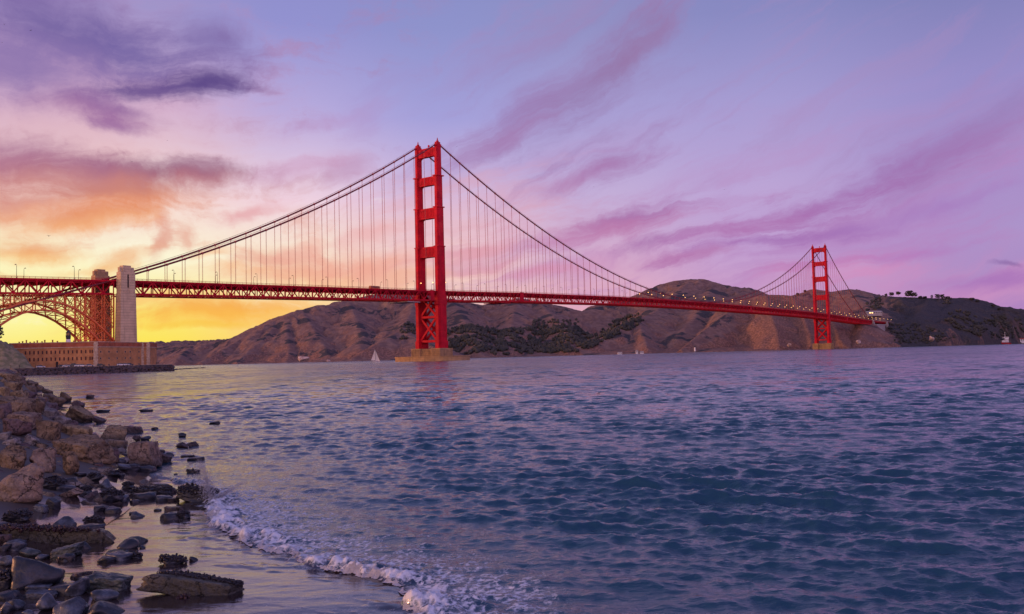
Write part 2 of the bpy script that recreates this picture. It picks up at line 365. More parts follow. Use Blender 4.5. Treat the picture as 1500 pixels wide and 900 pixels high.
dd = np.concatenate([np.exp(np.linspace(math.log(7.5), math.log(90), 820))[:-1], np.exp(np.linspace(math.log(90), math.log(500), 400))[:-1], np.exp(np.linspace(math.log(500), math.log(40000), 120))])
tt = np.concatenate([np.linspace(-1.4, -.66, 20)[:-1], np.linspace(-.66, .66, 860), np.linspace(.66, 1.4, 20)[1:]])
Dg, Tg = np.meshgrid(dd, tt, indexing='ij'); Rg = Dg*Tg
sp = np.maximum(np.gradient(dd)[:, None]*np.ones_like(Tg), Dg*.0017)
Z, OX, OY = water_height(Rg, Dg, sp)
# breaking ridge along the front and swash on the sand
offf = Rg-front_r(Dg)
nearm = sstep(34, 20, Dg)*sstep(-3.2, -1.6, front_r(Dg)+12)
lump = fbm(Rg*3.1, Dg*3.1, 4, 21); lump2 = fbm(Rg*11, Dg*11, 3, 22)
edge = offf+.22*fbm(Rg*1.7, Dg*1.7, 3, 31)
amp = np.clip(.75+1.1*fbm(Dg*.75, Dg*0+7.7, 3, 33), .12, 1.5)
ridge = amp*sstep(-.06, .16, edge)*np.exp(-np.clip(edge-.12, 0, None)/.75)
_bl = sum(np.abs(perlin(Rg*4*2.1**k, Dg*4*2.1**k, 83+k))*.55**k for k in range(3))
Z += nearm*ridge*(.10+.09*lump)+nearm*.045*amp*_bl*sstep(-.03, .15, edge)*sstep(1.6, .2, edge)
foam_f = np.clip(.3+.7*amp, 0, 1)*sstep(-.05, .1, edge)*sstep(.55, .08, edge-.30*lump)                                   # the white line itself
trail = sstep(.05, .4, edge)*sstep(6.5, .8, edge)*(sstep(-.05, .3, ridged(Rg*1.5+lump*.5, Dg*1.1, 4, 41)*.45+.2*lump+.16*sstep(-3.4, -5.4, Rg)*sstep(2.6, .8, edge)+.06-.10*edge))*(.55+.45*sstep(-.2, .4, lump2))
foam = np.clip(foam_f+.9*trail*sstep(.2, -1.2, Rg-1.2), 0, 1)*nearm
# broken water round the rocks
rockw = sstep(0.2, 1.6, Rg-shore_r(Dg))*sstep(9, 2.5, Rg-shore_r(Dg))*sstep(20, 24, Dg)*sstep(75, 40, Dg)
foam = np.maximum(foam, .8*rockw*sstep(.22, .55, fbm(Rg*1.1, Dg*.8, 4, 51))*sstep(-.25, .3, lump2))
# swash film: lies just on the sand, thin rippled lace at its edge
sand_s = np.clip(-offf, 0, 9)
swash = sstep(.12, -.05, edge)
sandz = lambda r, d: .028*np.clip(front_r(d)-r, 0, 9)-.09*np.clip(r-front_r(d), 0, 30)+.012*fbm(r*.5, d*.5, 3, 61)-.03
film = sandz(Rg, Dg)+.012+.006*fbm(Rg*.6, Dg*1.8, 3, 63)+.0014*fbm(Rg*4, Dg*9, 2, 64)
Z = np.where(nearm > .01, np.maximum(Z*(1-.0*swash), film*swash+Z*(1-swash)), Z)
lace = swash*nearm*sstep(.30, .46, ridged(Rg*1.5+.4*lump, Dg*2.6, 3, 71)*.5+.25*fbm(Rg*.5, Dg*.8, 2, 72))*sstep(-6, -.2, edge)
foam = np.maximum(foam, .35*lace)
Z -= 1.2*sstep(.1, -.9, Rg-shore_r(Dg))*sstep(450, 380, Dg)
V = np.array([CAM[0], CAM[1], 0.])+(Rg+OX)[..., None]*Rh+(Dg+OY)[..., None]*Fh+Z[..., None]*np.array([0, 0, 1.])
V[..., 2] -= sstep(3000, 40000, Dg)*3
def _water(t, co, c, b):
    pos = t.new('ShaderNodeNewGeometry').outputs['Position']
    q = t.mapping(pos, rotation=(0, 0, -YAW), kind='POINT')
    h3 = t.noise(t.mapping(q, scale=(4.5, 8, 1)), 1.0, 5, .62)
    far = t.new('ShaderNodeAttribute', attribute_name='far').outputs['Fac']
    bn = t.new('ShaderNodeBump'); bn.inputs['Strength'].default_value = 1.0; bn.inputs['Distance'].default_value = 1.0
    t.put(bn.inputs['Height'], t.m('MULTIPLY', t.m('MULTIPLY', h3, t.map(far, 0, .5, .03, 0.0)), t.map(t.new('ShaderNodeAttribute', attribute_name='silt').outputs['Fac'], .2, .9, 1, .16)))
    # choppy facets too small for the mesh far out: slopes from noise, steeper in the windier streaks
    patch = t.map(t.noise(t.mapping(q, scale=(.006, .02, 1)), 1.0, 5, .62), .32, .68, .55, 1.25)
    patch2 = t.map(t.noise(t.mapping(q, scale=(.05, .12, 1)), 1.0, 4, .6), .3, .7, .6, 1.3)
    s1 = t.vm('SUBTRACT', t.noise(t.mapping(q, scale=(.38, .55, 1)), 1.0, 3, .6, 0, 1), (.5, .5, .5))
    s2 = t.vm('SUBTRACT', t.noise(t.mapping(q, scale=(.1, .22, 1)), 1.0, 2, .6, 0, 1), (.5, .5, .5))
    s3 = t.vm('SUBTRACT', t.noise(t.mapping(q, scale=(3.2, 5.5, 1)), 1.0, 3, .65, .6, 1), (.5, .5, .5))
    sl_ = t.vm('ADD', s1, t.scale(s2, .6))
    sl_ = t.scale(sl_, t.m('MULTIPLY', t.m('MULTIPLY', patch, patch2), t.m('MULTIPLY', far, 2.2)))
    grp = None                            # wave groups: whole patches leaning towards or away from the shore
    for sx_, sy_, a_ in ((.55, .16, .20), (.22, .05, .26), (.09, .014, .26)):
        n_ = t.m('MULTIPLY', t.m('SUBTRACT', t.noise(t.mapping(q, scale=(sx_, sy_, 1)), 1.0, 2, .5), .5), a_*2)
        grp = n_ if grp is None else t.m('ADD', grp, n_)
    sl_ = t.vm('ADD', sl_, t.scale(tuple(Fh), t.m('MULTIPLY', grp, far)))
    calm = t.new('ShaderNodeAttribute', attribute_name='silt').outputs['Fac']
    sl_ = t.vm('ADD', sl_, t.scale(s3, t.m('MULTIPLY', t.map(calm, 0, .8, 1, .25), t.map(far, 0, 1, .0, .5))))
    sl_ = t.vm('MULTIPLY', sl_, (1, 1, 0))
    t.put(b.inputs['Normal'], t.vm('NORMALIZE', t.vm('ADD', bn.outputs[0], sl_)))
    fo = t.new('ShaderNodeAttribute', attribute_name='foam').outputs['Fac']
    br = t.noise(pos, 11, 5, .7); vo = t.new('ShaderNodeTexVoronoi', feature='DISTANCE_TO_EDGE'); vo.inputs['Scale'].default_value = 4.2
    t.put(vo.inputs['Vector'], t.vm('ADD', pos, t.scale(t.vm('SUBTRACT', t.noise(pos, 3.5, 4, .6, 0, 1), (.5, .5, .5)), .55)))
    lace = t.map(vo.outputs['Distance'], .02, .16, 1, 0)
    b2 = t.noise(pos, 30, 3, .65)
    xx = t.m('ADD', t.m('ADD', t.m('MULTIPLY', fo, 1.15), t.m('MULTIPLY', t.m('SUBTRACT', br, .5), 1.0)), t.m('ADD', t.m('MULTIPLY', t.m('SUBTRACT', b2, .5), .5), t.m('MULTIPLY', t.m('SUBTRACT', lace, 1.0), .32)))
    fm = t.map(xx, .22, 1.0)
    fm = t.m('MULTIPLY', fm, t.map(fo, .02, .2))
    silt = t.new('ShaderNodeAttribute', attribute_name='silt').outputs['Fac']
    c = t.mix(silt, (.009, .048, .082, 1), (.03, .02, .02, 1))
    t.put(b.inputs['Roughness'], t.mix(fm, t.map(far, 0, 1, .06, .16), .8, 'FLOAT'))
    b.inputs['IOR'].default_value = 1.42
    b.inputs['Specular Tint'].default_value = (.70, .89, 1, 1)
    t.put(b.inputs['IOR'], t.mix(silt, 1.62, 2.1, 'FLOAT'))
    return t.mix(fm, c, (.62, .65, .72, 1))
M['water'] = mat('sea water', (.006, .04, .06), .06, 0, 1, build=_water)
me = mesh_np('water', V.reshape(-1, 3), gridq(*Dg.shape), True)
attr(me, 'foam', foam); attr(me, 'far', sstep(25, 150, Dg))
attr(me, 'silt', np.clip(swash*nearm*.9+.55*nearm*sstep(1.6, 0, offf)+.35*rockw, 0, 1))
tag(link('water', me, 'water'), kind='structure')

# white water heaped on the breaker: clusters of froth
def ico(sub):
    import bmesh
    bm = bmesh.new(); bmesh.ops.create_icosphere(bm, subdivisions=sub, radius=1.0)
    v = np.array([x.co[:] for x in bm.verts]); f = np.array([[q.index for q in p.verts] for p in bm.faces]); bm.free(); return v, f
ICO = {k: ico(k) for k in (1, 2, 3, 4, 5)}
fd = np.exp(np.linspace(math.log(11.2), math.log(24), 1100)); ww = np.linspace(-.12, .5, 60); FD, FW = np.meshgrid(fd, ww, indexing='ij')
base_r = front_r(FD); FR = base_r+FW
ed = FW+.22*fbm(FR*1.7, FD*1.7, 3, 31); lm = fbm(FR*3.1, FD*3.1, 4, 21)
def billow(x, y, n, seed): return sum(np.abs(perlin(x*2.1**k, y*2.1**k, seed+k))*.55**k for k in range(n))
bw = billow(FR*3.6, FD*3.6, 4, 83)
am = np.clip(.75+1.1*fbm(FD*.75, FD*0+7.7, 3, 33), .12, 1.5)
rz = am*sstep(-.10, .20, ed)*np.exp(-np.clip(ed-.15, 0, None)/.75)*(.10+.09*lm)
FZ = rz+.004+am*(.022*bw)*sstep(-.06, .16, ed)*sstep(1.9, .15, ed)
msk = (ridged(FR*2.3, FD*1.9, 4, 85)*.4-.06+.32*np.clip(am, 0, 1.2)-1.9*np.clip(ed, 0, 2)+.35*lm+.6*fbm(FR*9, FD*9, 3, 86)) > .22
msk &= (ed > -.08+.05*fbm(FR*12, FD*12, 2, 87)); msk &= (fbm(FD*.8, FD*0+3.3, 3, 88)+.55 > .0)
Q = gridq(*FD.shape); keep = msk.ravel()[Q].all(1)
V = np.array([CAM[0], CAM[1], 0.])+FR[..., None]*Rh+FD[..., None]*Fh+FZ[..., None]*np.array([0, 0, 1.])
M['foam'] = mat('white sea foam', (.54, .57, .66), .7, .12, 7, .8, bscale=38)
tag(link('sea_foam', mesh_np('sea_foam', V.reshape(-1, 3), Q[keep], True), 'foam'), kind='stuff')

# ------------------------------------------------------------------ beach and rock bank underneath
def bank_z(r, d):
    inl = shore_r(d)-r; k = np.interp(d, [10, 24, 30, 40, 60, 120], [.10, .22, .34, .6, .95, 1.2])
    top = np.interp(d, [0, 20, 40, 60, 200, 500], [2.0, 2.4, 3.0, 3.35, 3.5, 3.6])
    return np.clip(k*inl, -2, None)*(k*inl < top)+top*(k*inl >= top)
def ground_z(r, d):
    return np.where(r < shore_r(d), np.maximum(bank_z(r, d), .05), np.where(d < 30, sandz(r, d), -.3-.1*np.clip(r-shore_r(d), 0, 20)))
gd = np.exp(np.linspace(math.log(5), math.log(420), 420)); gt = np.linspace(-1.3, .12, 330)
GD, GT = np.meshgrid(gd, gt, indexing='ij'); GR = GD*GT
GZ = ground_z(GR, GD)+.02*fbm(GR*1.5, GD*1.5, 3, 91)*(GR < shore_r(GD))
V = np.array([CAM[0], CAM[1], 0.])+GR[..., None]*Rh+GD[..., None]*Fh+GZ[..., None]*np.array([0, 0, 1.])
def _sand(t, co, c, b):
    b.inputs['IOR'].default_value = 2.0; pos = t.new('ShaderNodeNewGeometry').outputs['Position']; sp = t.new('ShaderNodeSeparateXYZ'); t.put(sp.inputs[0], pos)
    dry_shade = t.map(sp.outputs[2], .26, .5); t.put(b.inputs['Roughness'], t.mix(dry_shade, .1, .85, 'FLOAT')); return t.mix(dry_shade, c, (.02, .014, .012, 1))  # higher ground painted near black, as shade in the gaps between boulders
M['sand'] = mat('wet dark sand', (.045, .03, .03), .12, .15, 1.5, .06, bscale=3, build=_sand)
tag(link('beach', mesh_np('beach', V.reshape(-1, 3), gridq(*GD.shape), True), 'sand'), kind='structure')

# ------------------------------------------------------------------ the suspension bridge
def zt(y): return float(np.interp(y, [-700, -430, -336, -213, -136, 0, 142, 356, 500, 640, 839, 1000, 1162, 1289, 1450, 1621, 1900], [58, 62.6, 65.6, 68.2, 69.8, 72.6, 76.4, 80.2, 81.4, 81.7, 80.8, 80.0, 78.6, 76.4, 72.4, 67.8, 64]))
TX_, TD = 13.7, 10.2                       # truss planes and truss depth
def zcable(y):
    if y < -345: return 67.5+.315*(y+345)
    if y < 0:
        t = y/-345; return 227+(67.5-227)*t-4*12.5*t*(1-t)
    if y <= 1280: return 82.6+144.4*((y-640)/640)**2
    t = (y-1280)/343; return 227+(68-227)*t-4*12.5*t*(1-t)
bridge = empty('suspension_bridge', label='long red suspension bridge with two tall towers crossing the bay', cat='bridge')

def leg_sections():                       # z0, z1, width across, width along
    return [(13, 21, 7.0, 15.0), (21, 58, 5.6, 13.2), (58, 68, 6.6, 14.6), (68, 119, 5.4, 12.0), (119, 160, 5.0, 10.4), (160, 193, 4.6, 9.0), (193, 223.5, 4.1, 7.6), (223.5, 226, 4.6, 8.2)]
def tower(y0):
    tw = MB()
    tw.box(-11, 11, y0-4.7, y0+4.7, 44.3, 46.7)          # horizontal struts below the deck
    root = tw.build('tower', 'red', bridge)
    tw = MB(); tw.box(-11, 11, y0-4.7, y0+4.7, 19.3, 21.7); tw.build('strut', 'red', root)
    for s in (-1, 1):
        m = MB(); x = s*13.7
        for z0, z1, wx, wy in leg_sections():
            # stepped, cross-shaped section
            m.box(x-wx/2, x+wx/2, y0-wy*.32, y0+wy*.32, z0, z1)
            m.box(x-wx*.34, x+wx*.34, y0-wy/2, y0+wy/2, z0+.003, z1-.4)
            m.box(x-wx*.43, x+wx*.43, y0-wy*.42, y0+wy*.42, z0+.006, z1-.2)
        for z in (67.6, 118.8, 159.8, 192.8): m.box(x-3.4, x+3.4, y0-6.6 if z < 100 else y0-5.6, y0+6.6 if z < 100 else y0+5.6, z-.5, z+.45)
        lg = m.build('leg', 'red', root)
        f = MB(); f.box(x-1.6, x+1.6, y0-2.6, y0+2.6, 226.0, 228.2); f.box(x-.9, x+.9, y0-1.2, y0+1.2, 228.2, 229.6); f.tube([(x, y0, 229.5), (x, y0, 231.4), (x, y0, 233)], [.7, .55, .12], 8)
        f.build('finial', 'red_dark', root)
    for zb, zt_, d in ((214, 222.5, 5.0), (183.5, 192.5, 5.6), (148.5, 159.5, 6.4), (108, 119, 7.0)):
        m = MB(); xi = 11.8
        m.box(-xi, xi, y0-d/2, y0+d/2, zb, zt_)
        # haunches that round the portal corners, above and below
        for s in (-1, 1):
            for k in range(4):
                a0, a1 = k/4*math.pi/2, (k+1)/4*math.pi/2; rr = 4.2
                def pt(a): return (s*(xi-rr+rr*math.sin(a)), zb-rr+rr*math.cos(a))
                p, q = pt(a0), pt(a1)
                quad = [(p[0], p[1]), (q[0], q[1]), (s*(xi+.1), q[1] if k < 3 else q[1]), (s*(xi+.1), zb+.01), (p[0], zb+.01)]
                m.hexa([(a, y0-d/2+.05, b) for a, b in quad], [(a, y0+d/2-.05, b) for a, b in quad])
        # fluted art deco panels on both faces
        for f in (-1, 1):
            for i in range(9):
                x = -8+i*2; hh = (zt_-zb)*(.34+.10*(4-abs(i-4))/4)
                m.box(x-.45, x+.45, y0+f*d/2-.35, y0+f*d/2+.35, (zb+zt_)/2-hh, (zb+zt_)/2+hh)
        if zb == 214:
            m.box(-9, 9, y0-1.9, y0+1.9, 222.5, 223.4)
            m.tube([(1.5, y0, 223), (1.5, y0, 225.4)], .5, 8); m.tube([(1.5, y0, 225.2), (1.5, y0, 226.1), (1.5, y0, 226.9)], [1.1, 1.2, .5], 8)
        m.build('portal_strut', 'red', root)
    m = MB()
    for s in (-1, 1):
        for (a, b) in ((21.5, 45), (46.2, 64)):
            zz = b if b < 60 else 68
            m.bar((-11, y0+s*4, a), (11, y0+s*4, zz), 1.5, 2.1); m.bar((-11, y0+s*4+.08, zz), (11, y0+s*4+.08, a), 1.5, 2.1)
    m.build('cross_brace', 'red', root)
    return root
tower(0); tower(1280)

# piers
def pier(y0, ring):
    m = MB()
    for x in (-13.7, 13.7): m.box(x-6.2, x+6.2, y0-10, y0+10, -3, 13)
    m.box(-7.5, 7.5, y0-8, y0+8, -3, 12.3)
    for i in range(12): m.box(-7.2+i*1.3-.28, -7.2+i*1.3+.28, y0-8.4, y0-7.9, .5, 11.6)
    for x in (-13.7, 13.7):
        for i in range(7): m.box(x-5.4+i*1.8-.35, x-5.4+i*1.8+.35, y0-10.4, y0-9.9, .5, 12.2)
        for i in range(9): m.box(x+(5.9 if x > 0 else -6.6), x+(6.6 if x > 0 else -5.9), y0-8.8+i*2.2-.4, y0-8.8+i*2.2+.4, .5, 12.2)
    p = m.build('pier', 'pier_con', bridge)
    if ring:
        m = MB(); n = 40; o = [(45*math.cos(2*math.pi*i/n), y0+25*math.copysign(abs(math.sin(2*math.pi*i/n))**.8, math.sin(2*math.pi*i/n))) for i in range(n)]
        vs = [(x*k, y0+(y-y0)*k, z) for k, z in ((1, -3), (1, 4.2), (1.015, 4.2), (1.015, 5.0), (.9, 5.0), (.9, -3)) for x, y in o]
        m.add(vs, [(j*n+i, j*n+(i+1) % n, (j+1)*n+(i+1) % n, (j+1)*n+i) for j in range(5) for i in range(n)])
        m.build('fender', 'pier_con', p)
pier(0, True); pier(1280, False)

# road deck and stiffening trusses
Y0, Y1, PAN = -640.6, 1880.0, 7.625
ys = [-345.6+PAN*i for i in range(-46, 293)]
def ribbon(name, x0, x1, dz0, dz1, m, ya=-690, yb=1900, step=30):
    b = MB(); yy = list(np.arange(ya, yb, step))+[yb]; vs = []
    for y in yy: z = zt(y); vs += [(x0, y, z+dz0), (x1, y, z+dz0), (x1, y, z+dz1), (x0, y, z+dz1)]
    n = len(yy); fs = [(4*i+k, 4*i+(k+1) % 4, 4*i+4+(k+1) % 4, 4*i+4+k) for i in range(n-1) for k in range(4)]+[(0, 1, 2, 3), (4*n-1, 4*n-2, 4*n-3, 4*n-4)]
    b.add(vs, fs); return b.build(name, m, bridge)
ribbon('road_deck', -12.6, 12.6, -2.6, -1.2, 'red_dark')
road = ribbon('roadway', -9.4, 9.4, -1.19, -.9, 'asphalt')
for s in (-1, 1):
    ribbon('sidewalk', min(s*9.6, s*14.6), max(s*9.6, s*14.6), -1.15, -.35, 'red')
m = MB()
for s in (-1, 1):
    x = s*14.5
    for y in np.arange(-690, 1895, 3.8125):
        m.box(x-.06, x+.06, y-.07, y+.07, zt(y)-.4, zt(y)+1.05)
    for dz in (.35, .68, 1.0):
        for y in np.arange(-690, 1890, 15.25): m.bar((x, y, zt(y)+dz), (x, y+15.25, zt(y+15.25)+dz), .1, .12)
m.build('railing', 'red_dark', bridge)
def truss(x, ya, yb):
    m = MB(); yy = [y for y in ys if ya-.1 <= y <= yb+.1]
    for i, y in enumerate(yy):
        z = zt(y)
        m.bar((x, y, z-.6), (x, y, z-TD), .6, .6)
        if i+1 < len(yy):
            y2 = yy[i+1]; z2 = zt(y2)
            m.bar((x, y, z-.95), (x, y2, z2-.95), .8, 1.5); m.bar((x, y, z-TD), (x, y2, z2-TD), .9, 1.2)
            k = int(round((y+345.6)/PAN))
            if k % 2 == 0: m.bar((x, y, z-TD+.2), (x, y2, z2-1.2), .6, .75)
            else: m.bar((x, y, z-1.2), (x, y2, z2-TD+.2), .6, .75)
    m.build('stiffening_truss', 'red', bridge)
for a, b in ((-338, -8), (8, 1272), (1288, 1640)):
    for x in (-TX_, TX_): truss(x, a, b)
for x in (-TX_, TX_): truss(x, -690, -353)
m = MB()
for i, y in enumerate(ys):                # floor beams and lower laterals
    if -352 < y < -338 or y > 1860: continue
    z = zt(y); m.bar((-13.2, y, z-3.2), (13.2, y, z-3.2), .5, 1.4); m.bar((-13.2, y, z-TD), (13.2, y, z-TD), .4, .55)
    if i+1 < len(ys):
        s = 1 if i % 2 else -1; m.bar((-13.2*s, y, z-TD), (13.2*s, y+PAN, zt(y+PAN)-TD), .4, .4)
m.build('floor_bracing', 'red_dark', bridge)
# pale cover plates on the near truss and the platforms slung beneath
for y, wd in ((-14, 5.2), (142, 7.2), (838, 8), (1420, 8)):
    m = MB(); m.box(14.15, 14.5, y-wd/2, y+wd/2, zt(y)-TD-.5, zt(y)+.2)
    for k in (-.3, 0, .3): m.box(14.5, 14.62, y+wd*k-.12, y+wd*k+.12, zt(y)-TD-.3, zt(y))
    m.build('cover_panel', 'red', bridge)
for y in (-40, 112):
    m = MB(); m.box(-12, 13.5, y-9, y+9, zt(y)-TD-2.4, zt(y)-TD-1.6)
    for sx in (-11, 12.6):
        for sy in (-8, 0, 8): m.bar((sx, y+sy, zt(y)-TD-1.7), (sx, y+sy, zt(y)-TD-.2), .25)
    m.build('maintenance_platform', 'red_dark' if y > 0 else 'con_far', bridge)

# main cables and suspender ropes
for s in (-1, 1):
    yy = [-470, -420, -380]+list(np.arange(-345, 0, 11.5))+[0]+list(np.arange(16, 1280, 16))+[1280]+list(np.arange(1292, 1640, 12))
    m = MB(); m.tube([(s*13.7, y, zcable(y)) for y in yy], .72, 8); c = m.build('main_cable', 'cable', bridge, True)
    h = MB()
    for dx in (-.55, .55): h.tube([(s*13.7+dx, y, zcable(y)+1.7) for y in yy if -340 < y < 1620], .07, 4)
    h.build('hand_line', 'cable', c)
rp = []
for y in list(-PAN*2*np.arange(1, 22)-6)+list(15.24*np.arange(1, 83)+5)+list(1280+15.24*np.arange(1, 22)):
    for s in (-1, 1):
        if zcable(y)-zt(y) > 1.2: rp.append((s*13.7, float(y)))
rp.sort(key=lambda p: (p[1]+690)**2+(p[0]-620)**2)
rest = MB()
for i, (x, y) in enumerate(rp):
    m = MB() if i < 100 else rest
    wd = .17 if i < 170 else .24
    m.bar((x, y-.22, zt(y)-.6), (x, y-.22, zcable(y)-.3), wd, wd*.75); m.bar((x, y+.22, zt(y)-.6), (x, y+.22, zcable(y)-.3), wd, wd*.75)
    m.box(x-.8, x+.8, y-.5, y+.5, zcable(y)-.9, zcable(y)+.8)
    if i < 100: m.build('suspender', 'rope', bridge)
tag(rest.build('far_suspenders', 'rope', bridge), kind='stuff')

# south pylons (concrete), stepped tops
def pylon(x, y, top, wx, wy, base=0., mt='concrete'):
    m = MB()
    m.box(x-wx/2-.9, x+wx/2+.9, y-wy/2-.9, y+wy/2+.9, base, base+14)
    m.hexa([(x-wx/2-.7, y-wy/2-.6, base+14), (x+wx/2+.7, y-wy/2-.6, base+14), (x+wx/2+.7, y+wy/2+.6, base+14), (x-wx/2-.7, y+wy/2+.6, base+14)],
           [(x-wx/2, y-wy/2, top-20), (x+wx/2, y-wy/2, top-20), (x+wx/2, y+wy/2, top-20), (x-wx/2, y+wy/2, top-20)])
    m.box(x-wx/2+.3, x+wx/2-.3, y-wy/2+.3, y+wy/2-.3, top-20, top-4.6)
    m.box(x-wx/2+.9, x+wx/2-.9, y-wy*.30, y+wy*.22, top-4.6, top)
    m.box(x-wx*.2, x+wx*.2, y-wy/2+.35, y+wy/2-.35, top-4.6, top-1.2)
    for f in (-1, 1):
        m.box(x+f*(wx/2-.3)-.25, x+f*(wx/2-.3)+.25, y-wy/2+.6, y-.7, top-19, top-5.5); m.box(x+f*(wx/2-.3)-.25, x+f*(wx/2-.3)+.25, y+.7, y+wy/2-.6, top-19, top-5.5)
    p = m.build('pylon', mt, bridge)
    if mt == 'concrete':
        g = MB()
        for f in (-1, 1): g.box(x+f*(wx/2-.26)-.06, x+f*(wx/2-.26)+.06, y-.55, y+.45, top-16, top-6.5)
        g.build('slot', 'opening', p)
for x in (-17.5, 17.5): pylon(x, -346, 75.2, 6.4, 11.6, 0, 'concrete' if x > 0 else 'pier_con'); pylon(x, -453, 72, 6.4, 11.6)  # west pylon takes ochre concrete, its warm evening light put into the colour
m = MB(); m.box(-14.2, 14.2, -350, -342, -1, 22); m.build('pylon_base', 'concrete', bridge)

# arch between the south pylons
def zarch(y): return 42.2-.0142*(y+402)**2
def zarch2(y): return 48.6-.0112*(y+402)**2
ay = [-353+-PAN*i for i in range(0, 14)]; ay = [-352.8-i*(98.4/14) for i in range(15)]
for s in (-1, 1):
    x = s*13.2; m = MB()
    for i in range(14):
        a, b = ay[i], ay[i+1]
        for dx in (-.9, .9):
            m.bar((x+dx, a, zarch(a)), (x+dx, b, zarch(b)), .55, 1.0); m.bar((x+dx, a, zarch2(a)), (x+dx, b, zarch2(b)), .55, 1.0)
        m.bar((x, a, zarch(a)), (x, a, zarch2(a)), .55)
        if i < 7: m.bar((x, a, zarch2(a)), (x, b, zarch(b)), .5)
        else: m.bar((x, a, zarch(a)), (x, b, zarch2(b)), .5)
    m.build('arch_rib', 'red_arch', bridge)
m = MB()
for i in range(14):
    a, b = ay[i], ay[i+1]
    for zf in (zarch, zarch2):
        m.bar((-13.2, a, zf(a)), (13.2, a, zf(a)), .45, .5)
        for s in (-1, 1): m.bar((-13.2*s, a, zf(a)), (0, b, zf(b)), .3); m.bar((0, a, zf(a)), (13.2*s, b, zf(b)), .3)
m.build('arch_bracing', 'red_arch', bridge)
for i in range(14):
    y = ay[i]
    for s in (-1, 1):
        m = MB(); x = s*13.2
        for dx in (-.55, .55): m.bar((x+dx, y, zarch2(y)), (x+dx, y, zt(y)-TD), .42)
        z = zarch2(y); 
        while z < zt(y)-TD-1.4: m.bar((x-.5, y, z), (x+.5, y, z+1.2), .16); z += 1.2
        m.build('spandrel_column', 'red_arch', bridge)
m = MB()
for i in range(14):
    y = ay[i]; lo, hi = zarch2(y), zt(y)-TD; n = max(1, int(round((hi-lo)/11)))
    for k in range(n):
        z0 = lo+(hi-lo)*k/n; z1 = lo+(hi-lo)*(k+1)/n
        m.bar((-13.2, y, z0), (0, y, z1), .34); m.bar((0, y, z1), (13.2, y, z0), .34); m.bar((-13.2, y, z1), (0, y, z0), .34); m.bar((0, y, z0), (13.2, y, z1), .34); m.bar((-13.2, y, z1), (13.2, y, z1), .36)
    if i < 13:
        for s in (-1, 1):
            y2 = ay[i+1]; l2 = zarch2(y2)
            n2 = max(1, int((min(hi, zt(y2)-TD)-max(lo, l2))/9))
            for k in range(1, n2+1): m.bar((s*13.2, y, max(lo, l2)+(hi-max(lo, l2))*k/(n2+1)), (s*13.2, y2, max(lo, l2)+(hi-max(lo, l2))*k/(n2+1)), .28)
            if i < 4 or i > 9:
                m.bar((s*13.2, y, hi-2), (s*13.2, y2, (hi+max(lo, l2))/2), .26); m.bar((s*13.2, y2, hi-2), (s*13.2, y, (hi+max(lo, l2))/2), .26)
                m.bar((s*13.2, y, (hi+max(lo, l2))/2), (s*13.2, y2, max(lo, l2)+1), .26); m.bar((s*13.2, y2, (hi+max(lo, l2))/2), (s*13.2, y, max(lo, l2)+1), .26)
m.build('spandrel_bracing', 'red_arch', bridge)
# braced steel panel standing beside the near pylon
m = MB()
for y in (-354, -361, -368):
    for x in (-12.2, -4, 4, 12.2): m.bar((x, y, 14), (x, y, zt(y)-TD), .5)
    for k in range(6):
        z0 = 16+k*6.6; z1 = z0+6.6
        for x0, x1 in ((-12.2, -4), (-4, 4), (4, 12.2)): m.bar((x0, y, z0), (x1, y, z1), .3); m.bar((x1, y, z0), (x0, y, z1), .3)
        m.bar((-12.2, y, z1), (12.2, y, z1), .4)
m.build('steel_bent', 'red_arch', bridge)
# north end: slim pylons, housing and the steel viaduct
for x in (-15.5, 15.5): pylon(x, 1634, 69, 5, 9, 15, 'con_far')
m = MB(); m.box(-15, 15, 1668, 1748, 26, 57.5); m.box(-16.2, 16.2, 1664, 1752, 57.5, 59.8)
for i in range(6): m.box(15, 15.5, 1674+i*13, 1677+i*13, 30, 56)
m.build('anchorage_housing', 'con_far', bridge)
for x in (-15.5, 15.5): pylon(x, 1766, 67, 5, 12, 15, 'con_far')
m = MB()
for y in (1790, 1806, 1830, 1846):
    for x in (-12, 12):
        m.bar((x, y, 15), (x, y, zt(y)-3), 1.2)
    for k in range(4): m.bar((-12, y, 16+k*11), (12, y, 27+k*11), .5); m.bar((12, y, 16+k*11), (-12, y, 27+k*11), .5)
for x in (-12, 12):
    for a, b in ((1790, 1806), (1830, 1846)):
        for k in range(4): m.bar((x, a, 16+k*11), (x, b, 27+k*11), .5); m.bar((x, b, 16+k*11), (x, a, 27+k*11), .5)
    m.bar((x, 1770, zt(1770)-4), (x, 1880, zt(1880)-4), 1, 2.5)
m.build('viaduct_tower', 'red_dark', bridge)

# street lamps on the deck
def lamp_proto(lit):
    o = empty('street_lamp'); m = MB(); m.box(-.22, .22, -.22, .22, 0, .9)
    m.tube([(0, 0, .8), (0, 0, 5), (0, 0, 8.2), (-.25, 0, 8.9), (-.9, 0, 9.3), (-1.8, 0, 9.3)], [.17, .14, .12, .11, .1, .1], 6); m.build('pole', 'lamp_pole', o, True)
    h = MB(); k = 1.0
    h.hexa([(-1.9-.55*k, -.3*k, 9.0-.15*k), (-1.9+.45*k, -.3*k, 9.0-.15*k), (-1.9+.45*k, .3*k, 9.0-.15*k), (-1.9-.55*k, .3*k, 9.0-.15*k)], [(-1.9-.35*k, -.16*k, 9.1+.3*k), (-1.9+.35*k, -.16*k, 9.1+.3*k), (-1.9+.35*k, .16*k, 9.1+.3*k), (-1.9-.35*k, .16*k, 9.1+.3*k)])
    h.build('lamp_head', 'lamp_lit' if lit else 'lamp_off', o)
    return o
protos = {}
